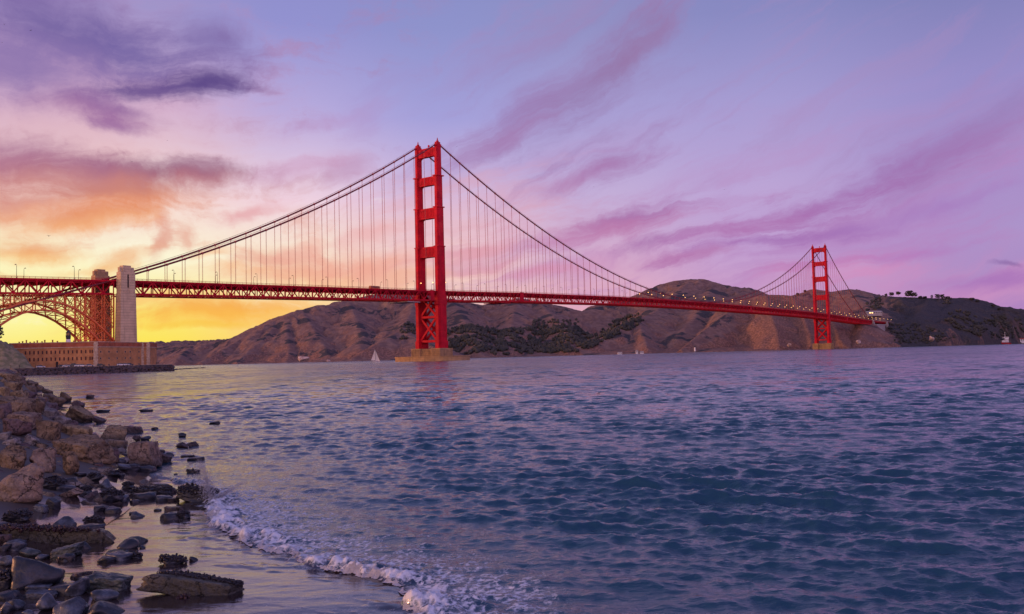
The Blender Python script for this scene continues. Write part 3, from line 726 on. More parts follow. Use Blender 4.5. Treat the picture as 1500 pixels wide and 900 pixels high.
def lamp(x, y, lit, label, group):
    if lit not in protos: o = protos[lit] = lamp_proto(lit)
    else: o = copy_tree(protos[lit])
    o.location = (x, y, zt(y)-.35); o.rotation_euler = (0, 0, 0 if x > 0 else math.pi)
    tag(o, label, 'street lamp', group)
for s in (-1, 1):
    side = 'near' if s > 0 else 'far'
    for i in range(64):
        y = -419.5+i*38.1+(0 if s > 0 else 17)
        if abs(y) < 9 or abs(y-1280) < 9 or -353 < y < -339 or y > 1875: continue
        if y < -345: lb, lit = f'dark unlit lamp on the {side} rail of the deck above the steel arch', 0
        elif y < 0: lb, lit = f'dark unlit lamp on the {side} rail between the stone pylon and the big tower', 0
        elif y < 440: lb, lit = f'slim unlit lamp on the {side} rail just right of the big tower', 0
        elif y < 1280: lb, lit = f'glowing amber lamp on the {side} rail of the span before the distant tower', 1
        else: lb, lit = f'glowing amber lamp on the {side} rail beyond the distant tower', 1
        lamp(s*13.6, y, lit, lb, lb.replace('dark unlit lamp', 'unlit lamps').replace('slim unlit lamp', 'slim lamps').replace('glowing amber lamp', 'glowing lamps'))
for x, y in ((8, -3), (8.5, 8), (-8, -8), (14.5, 9.5)):
    lb = 'glowing amber lamp at the foot of the big tower legs'; lamp(x, y, 1, lb, 'lamps at the big tower')

# a bus crossing
b = empty('bus', (11.0, -92, zt(-92)-.9), label='reddish brown coach crossing the bridge left of the big tower', cat='bus')
m = MB(); m.box(-1.25, 1.25, -6, 6, .5, 3.2); m.box(-1.1, 1.1, -5.8, 5.8, 3.2, 3.35); m.build('body', 'brick', b)
m = MB()
for i in range(7): m.box(1.25, 1.28, -5.5+i*1.55, -4.2+i*1.55, 1.7, 2.8)
m.build('window', 'glass_dark', b)
for y in (-4, 4):
    for x in (-1.1, 1.1): m = MB(); m.tube([(x-.15, y, .5), (x+.15, y, .5)], .5, 12); m.build('wheel', 'tyre', b)

# ------------------------------------------------------------------ hills across the water
SH_PX = [120, 228, 350, 450, 510, 600, 660, 750, 850, 930, 1000, 1140, 1200, 1262, 1330, 1424, 1500, 1700]
SH_D = [2500, 2350, 2250, 2200, 2060, 2050, 2020, 2150, 2150, 2080, 2080, 2010, 2010, 2030, 2120, 2250, 2560, 2900]
RIDGES = [  # (side slope, crest rounding, [(pixel x, pixel y, distance) ...])
 (.50, 25, [(150,509,2800),(228,507,2700),(284,506,2600),(327,499,2600),(369,487,2600),(407,469.5,2650),(441,455,2700),(469,447,2750),(490,449.3,2800),(509,440,2850),(545,432,2900),(600,430,2950),(660,438,3000),(706,447.5,3050),(760,437,3050),(811,447,3050),(857,457,3000),(883,447,3100),(922,436,3200),(957,422,3250),(972,416,3280),(991,411.5,3300),(1012,409.2,3300),(1026,409.8,3300),(1043,413.8,3300),(1057,420,3320),(1068,419.8,3350),(1090,429.8,3400),(1101,436,3400),(1171,445,3400)]),
 (.62, 8, [(441,455,2700),(452,470,2560),(466,492,2400),(478,512,2280),(486,530,2190)]),
 (.62, 8, [(407,469.5,2650),(392,490,2500),(368,512,2380),(345,532,2260)]),
 (.6, 8, [(425,462,2670),(420,488,2480),(425,512,2330),(420,532,2215)]),
 (.62, 8, [(369,487,2600),(340,505,2480),(312,520,2370),(290,533,2300)]),
 (.6, 8, [(284,506,2600),(272,514,2500),(262,524,2400),(255,534,2340)]),
 (.6, 12, [(509,440,2850),(520,462,2600),(532,492,2330),(528,516,2150)]),
 (.58, 10, [(610,430,2950),(600,462,2600),(588,483,2350),(566,497,2230),(540,511,2140),(512,528,2075)]),
 (.6, 8, [(588,483,2350),(612,497,2220),(640,508,2120),(664,522,2030)]),
 (.55, 12, [(660,438,3000),(676,462,2650),(690,484,2400),(700,505,2200),(705,520,2110)]),
 (.55, 12, [(760,437,3050),(752,462,2700),(748,485,2450),(735,508,2250)]),
 (.55, 12, [(785,440,3050),(815,468,2650),(832,490,2400),(835,510,2200)]),
 (.55, 12, [(1012,409.2,3300),(985,435,3000),(955,460,2650),(935,467,2500),(918,474,2430),(896,488,2320),(868,502,2230),(845,515,2165)]),
 (.75, 5, [(935,467,2500),(940,486,2300),(946,502,2180),(950,514,2095)]),
 (.6, 14, [(1043,413.8,3300),(1035,440,2900),(1015,470,2500),(990,495,2250)]),
 (.62, 8, [(1068,419.8,3350),(1000,432,3050),(960,448,2850)]),
 (.8, 4, [(1101,433.5,2500),(1083,446,2420),(1064,460.5,2340),(1032,484,2220),(998,512,2095)]),
 (.75, 12, [(1090,438,2550),(1101,433.5,2480),(1122,432.4,2450),(1142,432.2,2450),(1160,433.5,2430),(1175,440,2400),(1200,448,2370),(1232,457,2320),(1255,467,2240),(1262,480,2150),(1258,500,2050)]),
 (.9, 5, [(1122,432.4,2450),(1128,455,2250),(1138,485,2100),(1142,508,2020)]),
 (.9, 5, [(1160,433.5,2430),(1176,462,2220),(1186,488,2090),(1190,506,2020)]),
 (.85, 5, [(1200,448,2370),(1222,475,2170),(1232,500,2030)]),
 (.5, 20, [(1130,450,3050),(1171,430.5,2950),(1190,424,2950),(1215,428,2950),(1244,424,2900),(1255,425.5,2880),(1270,430.5,2850),(1291,434,2800),(1325,435.5,2700),(1361,437,2700),(1392,437.5,2740),(1406,436.4,2750),(1425,438,2780),(1439,442.5,2800),(1457,449.5,2850),(1468,454.5,2880),(1486,458.2,2950),(1510,461,3000),(1600,468,3100),(1750,475,3200)]),
 (.5, 12, [(1244,424,2900),(1262,440,2650),(1278,452,2480),(1290,460,2480),(1302,463,2520)]),
 (.55, 8, [(1314,471,2420),(1325,469.5,2380),(1347,470.5,2300),(1368,476,2300),(1389,483.5,2310),(1408,492,2300),(1424,500.5,2300)]),
 (.5, 12, [(1361,437,2700),(1352,452,2500),(1340,468,2330)]),
 (.5, 12, [(1406,436.4,2750),(1386,452,2560),(1362,470,2360)]),
 (.55, 12, [(1439,442.5,2800),(1424,462,2600),(1418,482,2420)]),
 (.55, 10, [(1330,474,2300),(1304,492,2200),(1285,500,2090)]),
 (.5, 10, [(1410,500,2500),(1440,496,2680),(1470,490,2800),(1500,483,2900),(1540,474,3000),(1700,466,3100)]),
]
px_cols = np.arange(150, 1700, 1.35); t_cols = (px_cols-750)/FPX
dh = np.concatenate([np.linspace(1960, 2700, 210), np.linspace(2704, 4300, 170)])
HD, HT = np.meshgrid(dh, t_cols, indexing='ij'); HR = HD*HT
PXg = np.broadcast_to(px_cols, HD.shape); DS = np.interp(PXg, SH_PX, SH_D)
DS = DS+18*fbm(HR/60, HR*0+1.7, 3, 5)
wx = HR+24*fbm(HR/140, HD/140, 3, 101); wy = HD+24*fbm(HR/140, HD/140, 3, 102)
hts = np.full(HD.shape, -60.); near = np.full(HD.shape, 1e6); Sg = np.zeros(HD.shape); Dgl = np.zeros(HD.shape)
for k, rnd_, pts in RIDGES:
    W = []
    for p in pts:
        q = at(*p)-CAM; W.append((q@Rh, q@Fh, q[2]+CAM[2]))
    best = np.full(HD.shape, -60.); cum = RIDGES.index((k, rnd_, pts))*900.; Sb = np.zeros(HD.shape); Db = np.zeros(HD.shape)
    for (r0, d0, z0), (r1, d1, z1) in zip(W[:-1], W[1:]):
        vx, vy = r1-r0, d1-d0; L = vx*vx+vy*vy
        u = np.clip(((wx-r0)*vx+(wy-d0)*vy)/L, 0, 1)
        u0 = np.clip(((HR-r0)*vx+(HD-d0)*vy)/L, 0, 1)
        ds0 = np.hypot(HR-(r0+u0*vx), HD-(d0+u0*vy)); dist = np.hypot(wx-(r0+u*vx), wy-(d0+u*vy))
        f = sstep(0, 60, ds0); u = u0*(1-f)+u*f; dist = ds0*(1-f)+dist*f
        h = z0+u*(z1-z0)-k*(np.sqrt(dist*dist+rnd_*rnd_)-rnd_)
        up = h > best; Sb = np.where(up, cum+u*math.sqrt(L), Sb); Db = np.where(up, dist, Db); cum += math.sqrt(L)
        best = np.maximum(best, h); near = np.minimum(near, dist)
    up = best > hts; Sg = np.where(up, Sb, Sg); Dgl = np.where(up, Db, Dgl)
    hts = np.maximum(hts, best)+5*np.exp(-np.abs(hts-best)/7.)*(near > 25)
back = HD-DS
floor_ = .085*np.clip(back, 0, 900); hts = np.maximum(hts, floor_)
soft = sstep(0, 90, near)
_w1 = .35*fbm(HR/90, HD/90, 3, 117)
gul = .75*ridged(Sg/85+_w1, Dgl/420+_w1, 3, 111)+.3*ridged(wx/95, wy/150, 3, 112); gul2 = .7*ridged(Sg/27+2*_w1, Dgl/150, 3, 113)+.3*ridged(wx/30, wy/40, 3, 116)
Hh = hts + soft*(17*(gul-.5)+5*(gul2-.5))*np.clip(hts/70, .15, 1) + .8*fbm(HR/12, HD/14, 2, 114)
cap = 5+1.05*np.clip(back, 0, None)+5*fbm(HR/22, HD/22, 3, 115)
Hh = np.where(back > 0, np.minimum(Hh, cap), np.maximum(-8, .3*back)); 
# rock shows on the steep coast and in the gullies, scrub gathers in the hollows
gy, gx = np.gradient(Hh); slope = np.hypot(gx/np.maximum(np.gradient(HR, axis=1), .5), gy/np.gradient(HD, axis=0))
rockm = sstep(.62, 1.05, slope+.18*fbm(HR/30, HD/30, 3, 121))*sstep(130, 30, Hh)+sstep(260, 60, back)*sstep(.0, .35, fbm(HR/70, HD/70, 4, 122)+.25)*.8
rockm *= 1-.75*sstep(1270, 1340, PXg)
rockm = np.maximum(rockm, sstep(1065, 1085, PXg)*sstep(1268, 1250, PXg)*sstep(2480, 2420, HD)*(.55+.45*sstep(-.2, .2, fbm(HR/26, HD/40, 4, 125))))
veg_shade = sstep(.05, .4, fbm(HR/110, HD/110, 4, 123)-.55*(gul-.75))*sstep(.9, .5, slope)
veg_shade = np.maximum(veg_shade*.7, sstep(1270, 1330, PXg)*(.7+.4*sstep(-.3, .15, fbm(HR/45, HD/45, 4, 124))))  # dense scrub on the right hills, its dark tone also painting their shade
V = np.array([CAM[0], CAM[1], 0.])+HR[..., None]*Rh+HD[..., None]*Fh+Hh[..., None]*np.array([0, 0, 1.])
def _hill(t, co, c, b):
    rk = t.new('ShaderNodeAttribute', attribute_name='rock').outputs['Fac']; vg = t.new('ShaderNodeAttribute', attribute_name='veg_shade').outputs['Fac']
    n2 = t.noise(co, .05, 6, .65); n3 = t.noise(co, .22, 4, .65)
    grass = t.mix(t.map(n2, .3, .7), (.165, .10, .09, 1), (.275, .178, .145, 1))
    scrub = t.mix(t.map(n3, .35, .65), (.04, .042, .05, 1), (.085, .078, .08, 1))
    stone = t.mix(t.map(n3, .35, .66), (.14, .08, .066, 1), (.33, .185, .14, 1))
    c = t.mix(t.map(t.m('ADD', vg, t.m('MULTIPLY', t.m('SUBTRACT', n3, .5), 1.1)), .3, .7), grass, scrub)
    c = t.mix(t.map(t.m('ADD', rk, t.m('MULTIPLY', t.m('SUBTRACT', n2, .5), .8)), .25, .75), c, stone)
    bn = t.new('ShaderNodeBump'); bn.inputs['Strength'].default_value = .8; bn.inputs['Distance'].default_value = 6
    t.put(bn.inputs['Height'], t.m('ADD', n2, t.m('MULTIPLY', n3, .5))); t.put(b.inputs['Normal'], bn.outputs[0])
    return c
M['hill'] = mat('dry grass hillside', (.2, .13, .1), .95, .2, .02, spec=.1, build=_hill)
me = mesh_np('hills', V.reshape(-1, 3), gridq(*HD.shape), True); attr(me, 'rock', np.clip(rockm, 0, 1)); attr(me, 'veg_shade', np.clip(veg_shade, 0, 1))
tag(link('hills', me, 'hill'), kind='structure')
def hill_z(px, d):
    c = (px-px_cols[0])/1.35; i = int(np.searchsorted(dh, d)); i = min(max(i, 1), len(dh)-1); f = (d-dh[i-1])/(dh[i]-dh[i-1]); j = int(min(max(c, 0), len(px_cols)-2)); g = c-j
    return float((Hh[i-1, j]*(1-g)+Hh[i-1, j+1]*g)*(1-f)+(Hh[i, j]*(1-g)+Hh[i, j+1]*g)*f)
# first point of the hillside seen along a line of sight
Hr = HR; PYg = None
_pts = V.reshape(-1, 3)-CAM; _w = _pts@Fv
PYg = (450-FPX*(_pts@Uv)/_w).reshape(HD.shape); PXr = (750+FPX*(_pts@Rv)/_w).reshape(HD.shape)
def on_hill(px, py):
    j = int(np.argmin(np.abs(PXr[60]-px))); col = PYg[:, j]; k = np.where(col <= py)[0]
    return V[k[0], j] if len(k) else None

# woods on the far shore, one mass of many crowns
def inside(poly, x, y):
    c = False; n = len(poly)
    for i in range(n):
        (x0, y0), (x1, y1) = poly[i], poly[(i+1) % n]
        if (y0 > y) != (y1 > y) and x < (x1-x0)*(y-y0)/(y1-y0)+x0: c = not c
    return c
WOODS = [([(655,482),(668,476),(700,478),(730,485),(790,480),(845,480),(870,496),(905,470),(925,463),(942,463),(944,473),(925,484),(895,497),(872,508),(845,517),(790,519),(730,521),(672,519),(658,510)], 1500, 1.0),
 ([(590,478),(606,470),(612,486),(600,500),(584,498)], 40, .9), ([(780,470),(850,470),(850,482),(780,484)], 60, .9),
 ([(1272,444),(1292,440),(1296,452),(1272,456)], 34, .8), ([(1380,436),(1398,436),(1396,448),(1378,446)], 14, .8), ([(1400,455),(1500,470),(1500,497),(1440,497),(1385,475)], 260, .8), ([(1300,475),(1345,474),(1405,496),(1390,504),(1310,504)], 150, .6)]
RW = np.random.RandomState(5)
def wood(poly, n, k):
    xs = [p[0] for p in poly]; ysl = [p[1] for p in poly]; Vs = []; Fs = []; o = 0
    v0, f0 = ICO[2]; c = 0; tries = 0
    while c < n and tries < n*30:
        tries += 1
        x, y = RW.uniform(min(xs), max(xs)), RW.uniform(min(ysl), max(ysl))
        if not inside(poly, x, y): continue
        p = on_hill(x, y)
        if p is None: continue
        if n > 200 and float(fbm(p[0]/42, p[1]/42, 3, 140)) < -.12: continue
        for q in range(3):
            s = RW.uniform(1.7, 4.0)*k
            vv = v0*np.array([s, s, s*RW.uniform(.9, 1.5)])*(1+.28*np.array([mnoise.noise(Vector(a*2.2+c)) for a in v0])[:, None])
            Vs.append(vv+p+np.array([RW.uniform(-4, 4)*k, RW.uniform(-4, 4)*k, s*.4+RW.uniform(0, 4)*k])); Fs.append(f0+o); o += len(v0)
        c += 1
    return np.concatenate(Vs), np.concatenate(Fs)
parts = [wood(*a) for a in WOODS]; off = 0; VV = []; FF = []
for a, b in parts: VV.append(a); FF.append(b+off); off += len(a)
tag(link('far_woods', mesh_np('far_woods', np.concatenate(VV), np.concatenate(FF)), 'leaf'), kind='stuff')

# trees on the right-hand skyline
def tree(pxx, pyy, hgt, wid, label, seed):
    p = on_hill(pxx, pyy+2.0)
    if p is None: p = at(pxx, pyy, 2700)
    R = np.random.RandomState(seed)
    o = empty('pine_tree', tuple(p-np.array([0, 0, 1.])), label=label, cat='tree', group='trees along the right skyline')
    m = MB(); m.tube([(0, 0, 0), (.3, .1, hgt*.4), (-.2, .2, hgt*.8)], [.5, .4, .15], 7)
    for k in range(5):
        a = R.rand()*6.28; z = hgt*(.35+.1*k); m.tube([(0, 0, z), (wid*.3*math.cos(a), wid*.3*math.sin(a), z+hgt*.12)], [.2, .06], 5)
    m.build('trunk', 'bark', o)
    Vs = []; Fs = []; off = 0; v0, f0 = ICO[1]
    for k in range(70):
        u = R.rand(); a = R.rand()*6.283; rr = wid*.5*math.sqrt(R.rand())*(1-.5*abs(u-.45)); s = R.uniform(.5, 1.25)*wid/9
        c = np.array([rr*math.cos(a), rr*math.sin(a), hgt*(.34+.62*u)])
        Vs.append(v0*np.array([s*1.3, s*1.3, s*.7])*(1+.4*R.uniform(-1, 1, (len(v0), 1)))+c); Fs.append(f0+off); off += len(v0)
    link('crown', mesh_np('crown', np.concatenate(Vs), np.concatenate(Fs)), 'leaf', o)
for i, (x, y, h, wd, lb) in enumerate([(1300,433.5,11,10,'tiny tree alone on the skyline right of the distant tower'),(1309,433,14,15,'left tree of the pair on the ridge above the lit house'),(1316,433,13,14,'right tree of the pair on the ridge above the lit house'),
    (1333,435,22,17,'left dark tree of the tall clump on the right-hand ridge'),(1338,435,24,19,'middle and tallest tree of the dark clump on the right-hand ridge'),(1343,435,18,16,'right tree of the tall clump on the right-hand ridge'),
    (1351,436,9,12,'low bushy tree just right of the tall ridge clump'),(1358,436,8,12,'low bushy tree between the tall clump and the thin leaning tree'),(1369,436.5,13,8,'thin single tree on the skyline between two clumps'),
    (1377,437,17,15,'left tree of the second clump on the right-hand ridge'),(1384,437,16,16,'centre tree of the second clump on the right-hand ridge'),(1392,437.5,12,14,'right tree of the second clump on the right-hand ridge'),
    (1428,439,9,14,'low tree on the descending skyline at the far right'),(1436,441.5,8,13,'lower bush-like tree where the right skyline starts dropping'),(1458,450,12,13,'dark tree on the steep part of the right skyline'),(1466,453.5,10,10,'rightmost small tree on the descending skyline'),
    (1170,431.5,10,10,'small tree on the ridge just left of the distant tower'),(1180,428,9,10,'small tree on the ridge touching the distant tower')]): tree(x, y, h, wd, lb, 200+i)

# pale rocks, small buildings and boats along the far shore
def rock_mesh(seed, size, sub=3, planes=12, soft_=.12, rough=.05, boxy=0.):
    R = np.random.RandomState(seed); v, f = ICO[sub]
    n = R.normal(size=(planes, 3)); n /= np.linalg.norm(n, axis=1)[:, None]
    if boxy:
        b = np.array([[1, 0, 0], [-1, 0, 0], [0, 1, 0], [0, -1, 0], [0, 0, 1], [0, 0, -1]], float)+R.normal(size=(6, 3))*.13; b /= np.linalg.norm(b, axis=1)[:, None]
        n = np.concatenate([b, n[:int(planes*(1-boxy))]]); h = np.concatenate([np.full(6, .78), R.uniform(.95, 1.12, int(planes*(1-boxy)))])
    else: h = R.uniform(.68, 1.0, planes)
    d = v@n.T; t = np.where(d > .05, h/np.maximum(d, .05), 9.)
    k = soft_; rad = -k*np.log(np.exp(-t/k).sum(1))
    rad = np.clip(rad, .2, 1.5)
    p = v*rad[:, None]
    nz = np.array([mnoise.fractal(Vector(a*2.1)+Vector((seed*1.7, 0, 0)), .55, 2.2, 6) for a in p])
    nz2 = np.array([mnoise.noise(Vector(a*1.2)+Vector((0, seed*2.3, 5))) for a in p])
    p = p*(1+rough*nz+.08*nz2)[:, None]
    p /= np.abs(p).max(0)
    return p*np.array(size)/2, f
def put_rock(name, m, seed, pos, size, rz=0., tilt=0., label=None, cat='rock', group=None, smooth=False, **kw):
    v, f = rock_mesh(seed, size, **kw)
    me = mesh_np(name, v, f, smooth); o = link(name, me, m, None, tuple(pos)); o.rotation_euler = (0, 0, 0)
    # tilt about the line of sight, then turn about the vertical
    o.rotation_euler = (Matrix.Rotation(-tilt, 3, Vector(Fh))@Matrix.Rotation(rz, 3, 'Z')).to_euler()
    return tag(o, label, cat, group)
for px_, py_, d, wpx, hpx, lb in [(444,529,2170,24,9,'long pale whitened rock at the waterline below the left hill'),(482,530,2150,8,4,'small pale rock at the waterline right of the long whitened rock'),(1258,506,2000,10,9,'pinkish white rock at the waterline right of the distant tower'),(1156,508,1990,8,7,'pale rock at the foot of the cliff left of the distant tower'),(1365,501,2110,10,10,'grey pointed rock standing off the right-hand shore')]:
    k = d/1300; p = at(px_, py_-hpx/2+1, d); put_rock('shore_rock', 'pale_rock', px_, p, (wpx*k*.85, 14*k*.6, hpx*k), YAW, label=lb, sub=4, planes=9, soft_=.02, rough=.16)
def house(px_, py_, d, L, Wd, H, roof, wall, label, wins=3, lit=(), name='house', cat='house'):
    p = at(px_, py_, d); o = empty(name, tuple(p), YAW, label=label, cat=cat)
    m = MB(); m.box(-L/2, L/2, -Wd/2, Wd/2, -6, H); m.build('wall', wall, o)
    m = MB(); e = .4; r = H+Wd*.28
    m.add([(-L/2-e, -Wd/2-e, H), (L/2+e, -Wd/2-e, H), (L/2+e, Wd/2+e, H), (-L/2-e, Wd/2+e, H), (-L/2-e, 0, r), (L/2+e, 0, r)], [(0, 1, 5, 4), (3, 4, 5, 2), (0, 4, 3), (1, 2, 5), (0, 3, 2, 1)]); m.build('roof', roof, o)
    for i in range(wins):
        x = -L/2+L*(i+.5)/wins; m = MB(); m.box(x-L/wins*.28, x+L/wins*.28, -Wd/2-.12, -Wd/2+.1, H*.35, H*.78); m.build('window', 'win_lit' if i in lit else 'glass_dark', o)
    return o
p_ = on_hill(1280, 462)
dd_ = float((p_-CAM)@Fh) if p_ is not None else 2350
house(1280, 460, dd_-12, 42, 10, 5, 'con_far', 'con_far', 'long pale house with one lit window on the slope above the far bridge end', 7, (1, 2))
house(908, 519.2, 2070, 10, 6, 3.6, 'con_far', 'white', 'small white house at the waterline under the middle of the bridge', 3)
house(933, 517.6, 2060, 5, 5, 5, 'con_far', 'white', 'narrow white house at the water, left one of two beside each other', 2)
house(940, 517.8, 2060, 8, 6, 3, 'con_far', 'white', 'low white house at the water, right one of two beside each other', 2)
o = empty('light_tower', tuple(at(1018, 513.5, 2060)), label='tiny white light tower at the foot of the pale cliff ridge', cat='lighthouse')
m = MB(); m.tube([(0, 0, -2), (0, 0, 7)], [2.2, 1.5], 10); m.build('tower', 'white', o); m = MB(); m.tube([(0, 0, 7), (0, 0, 9), (0, 0, 10)], [1.6, 1.6, .2], 10); m.build('lantern', 'glass_dark', o)
for i, (x, L, lb, rf) in enumerate([(1487, 18, 'white harbour house with a red roof beside the ship stern', 'roof_red'), (1493, 12, 'small red roofed harbour house, middle one of the three', 'roof_red'), (1498, 15, 'red roofed harbour house at the right edge of the picture', 'roof_red')]): house(x, 500.0, 2540, L, 9, 6, rf, 'white', lb, 3)

def hull(L, B, D, m, o, name='hull', sheer=.35):
    mb = MB(); n = 9; vs = []
    for i in range(n):
        u = i/(n-1); x = -L/2+L*u; bw = B/2*(1-max(0, (u-.45)/.55)**2.2)*(.82+.18*min(1, u*4)); zt_ = D*(1+sheer*max(0, u-.4)**1.5*1.6)
        vs += [(x, -bw*.55, -.5), (x, -bw, zt_), (x, bw, zt_), (x, bw*.55, -.5)]
    fs = [(4*i+k, 4*i+(k+1) % 4, 4*i+4+(k+1) % 4, 4*i+4+k) for i in range(n-1) for k in range(4)]+[(3, 2, 1, 0), (4*n-4, 4*n-3, 4*n-2, 4*n-1)]
    mb.add(vs, fs); return mb.build(name, m, o)
# sailboat
o = empty('sailboat', tuple(at(549.5, 530.6, 980)*np.array([1, 1, 0])), YAW, label='white sailboat under sail left of the big tower', cat='sailboat')
hull(11, 3.2, 1.0, 'white', o); m = MB(); m.box(-2.2, 1.4, -.9, .9, .95, 1.5); m.build('cabin', 'white', o)
m = MB(); m.tube([(.3, 0, .9), (.3, 0, 15)], [.1, .06], 6); m.bar((.3, 0, 1.9), (-4.6, .4, 2.0), .12); m.build('mast', 'black', o)
def sailmesh(name, a, b, c, bel):
    vs = []; n = 8; a, b, c = map(np.array, (a, b, c))
    idx = {}
    for i in range(n+1):
        for j in range(n+1-i):
            u, v = i/n, j/n; q = a*(1-u-v)+b*u+c*v; q = q+np.array([0, bel*27*u*v*(1-u-v), 0]); idx[i, j] = len(vs); vs.append(q)
    fs = []
    for i in range(n):
        for j in range(n-i):
            fs.append((idx[i, j], idx[i+1, j], idx[i, j+1]))
            if i+j < n-1: fs.append((idx[i+1, j], idx[i+1, j+1], idx[i, j+1]))
    mb = MB(); mb.add(vs, fs); return mb.build(name, 'sail', o, True)
sailmesh('mainsail', (.15, 0, 2.1), (-4.6, .4, 2.1), (.2, 0, 14.6), .6); sailmesh('jib', (.5, 0, 13.2), (5.2, 0, 1.3), (.2, .8, 1.5), .5)
# ship with white deckhouse at the far right
o = empty('cargo_ship', tuple(at(1468, 505, 2420)*np.array([1, 1, 0])), YAW+math.pi, label='red bowed ship with a tall white deckhouse at the far right shore', cat='ship')
hull(46, 11, 4.6, 'hull_red', o, sheer=.9); m = MB(); m.box(-24, -2, -5, 5, 3.6, 5.2); m.build('after_hull', 'hull_dark', o)
m = MB(); m.box(-16, -6, -4.6, 4.6, 5.2, 16); m.box(-17, -3, -4.2, 4.2, 16, 20); m.box(-6, 2, -4, 4, 5.2, 10.5); m.build('deckhouse', 'white', o)
m = MB()
for z in (8, 12, 17.6):
    for i in range(4): m.box(-15.5+i*2.6, -14+i*2.6, 4.6 if z < 16 else 4.2, 4.75, z, z+1.1)
m.build('window', 'glass_dark', o)
m = MB(); m.tube([(-9, 0, 20), (-9, 0, 34)], [.5, .25], 6); m.bar((-12, 0, 27), (-6, 0, 27), .3); m.tube([(12, 0, 5), (12, 0, 17)], [.4, .2], 6); m.bar((12, 0, 16), (2, 0, 9), .3); m.build('mast', 'white', o)
for x, y, lb in ((1432, 503.2, 'bright white motorboat by the right shore, left one of three'), (1445, 503.2, 'small white motorboat by the right shore, middle one of three'), (1452, 503, 'small white motorboat nearest to the red ship bow')):
    o = empty('motorboat', tuple(at(x, y, 2380)*np.array([1, 1, 0])), YAW, label=lb, cat='motorboat'); hull(9, 3, 1.3, 'white', o); m = MB(); m.box(-2, 1.6, -1.1, 1.1, 1.2, 3); m.build('cabin', 'white', o)
    m = MB(); m.box(-1, 1, -1.4, -1.1, 2, 2.8); m.build('lamp', 'boat_light', o)

# ------------------------------------------------------------------ the fort, its road and the sea wall
FD0 = 520.
def P2(px, d): q = at(px, 538, d); return (q[0], q[1])
cx0 = P2(140, FD0); lx = P2(14, FD0-8); rx = P2(208, FD0+44); bx0 = P2(217, FD0+46); bx1 = P2(229.5, FD0+72)
fort = empty('brick_fort', (cx0[0], cx0[1], 3.5), label='long red brick fort with small windows under the steel arch', cat='fort')
def away(p, k): v = np.array(p)-CAM[:2]; v /= np.linalg.norm(v); return (p[0]+v[0]*k, p[1]+v[1]*k)
foot = [lx, cx0, rx, bx0, bx1, away(bx1, 50), away(lx, 90)]
Lf = lambda poly: [(x-cx0[0], y-cx0[1]) for x, y in poly]
m = MB(); m.prism(Lf(foot), -2, 11.2); m.build('wall', 'brick', fort)
def grow(poly, k):
    c = np.mean(np.array(poly), axis=0); return [tuple(np.array(p)+(np.array(p)-c)/np.linalg.norm(np.array(p)-c)*k) for p in poly]
m = MB(); m.prism(Lf(grow(foot, .5)), 11.2, 11.65); m.build('cornice', 'granite', fort)
m = MB(); m.prism(Lf(grow(foot, .25)), 11.65, 14.2); m.build('parapet', 'brick_dark', fort)
m = MB(); m.prism(Lf(grow(foot, .4)), 14.2, 14.6); m.build('coping', 'granite', fort)
for q, wd in ((cx0, 1.5), (rx, 1.4), (bx0, 1.3)):
    v = CAM[:2]-np.array(q); v /= np.linalg.norm(v); sdv = np.array([-v[1], v[0]]); c = np.array(q)-np.array(cx0)
    m = MB(); z = -1; i = 0
    while z < 14.2:
        e = wd*(1.0 if i % 2 else .8); a = c-v*1.2-sdv*e; b = c-v*1.2+sdv*e; d_ = c+v*.55+sdv*e*.8; f_ = c+v*.55-sdv*e*.8
        m.prism([tuple(a), tuple(f_), tuple(d_), tuple(b)], z, min(z+.86, 14.3)); z += .9; i += 1
    m.build('quoin', 'granite', fort)
def wins(p, q, us, zs, wd, hh):
    p = np.array(p)-np.array(cx0); q = np.array(q)-np.array(cx0); L = np.linalg.norm(q-p); t = (q-p)/L; n = np.array([t[1], -t[0]])
    if n@(CAM[:2]-np.array(cx0)) < 0: n = -n
    for z in zs:
        for u in us:
            c = p+t*(u*L); m = MB(); fr_ = MB()
            for mb, k, o_ in ((m, 1, .06), (fr_, 1.35, .035)):
                a = c-t*wd*k/2; b = c+t*wd*k/2; mb.prism([tuple(a-n*.3), tuple(b-n*.3), tuple(b+n*o_), tuple(a+n*o_)], z-(k-1)*hh*.4, z+hh*(1+(k-1)*.4))
            o = m.build('window', 'opening', fort); fr_.build('surround', 'granite' if wd > 1 else 'brick_dark', o)
spx = 126.
wins(lx, cx0, [(x-14)/spx for x in (37,43.2,49.4,55.6,61.8,68,74.4,80.6,87,93.4,99.8,106,112.4,118.8,125.4,131.8,135)], (3.9, 7.9), .62, 1.75)
wins(cx0, rx, [.10+(i*.172) for i in range(3)]+[.62, .73, .93], (.2, 4.1, 8.0), 1.05, 1.0)
wins(bx0, bx1, (.55,), (4.1, 8.0), .7, .9)
m = MB(); a = np.array(Lf([P2(85, FD0-2)])[0]); m.box(a[0]-1.6, a[0]+1.6, a[1]-1.6, a[1]+1.6, -.5, 3.2); m.build('door', 'opening', fort)
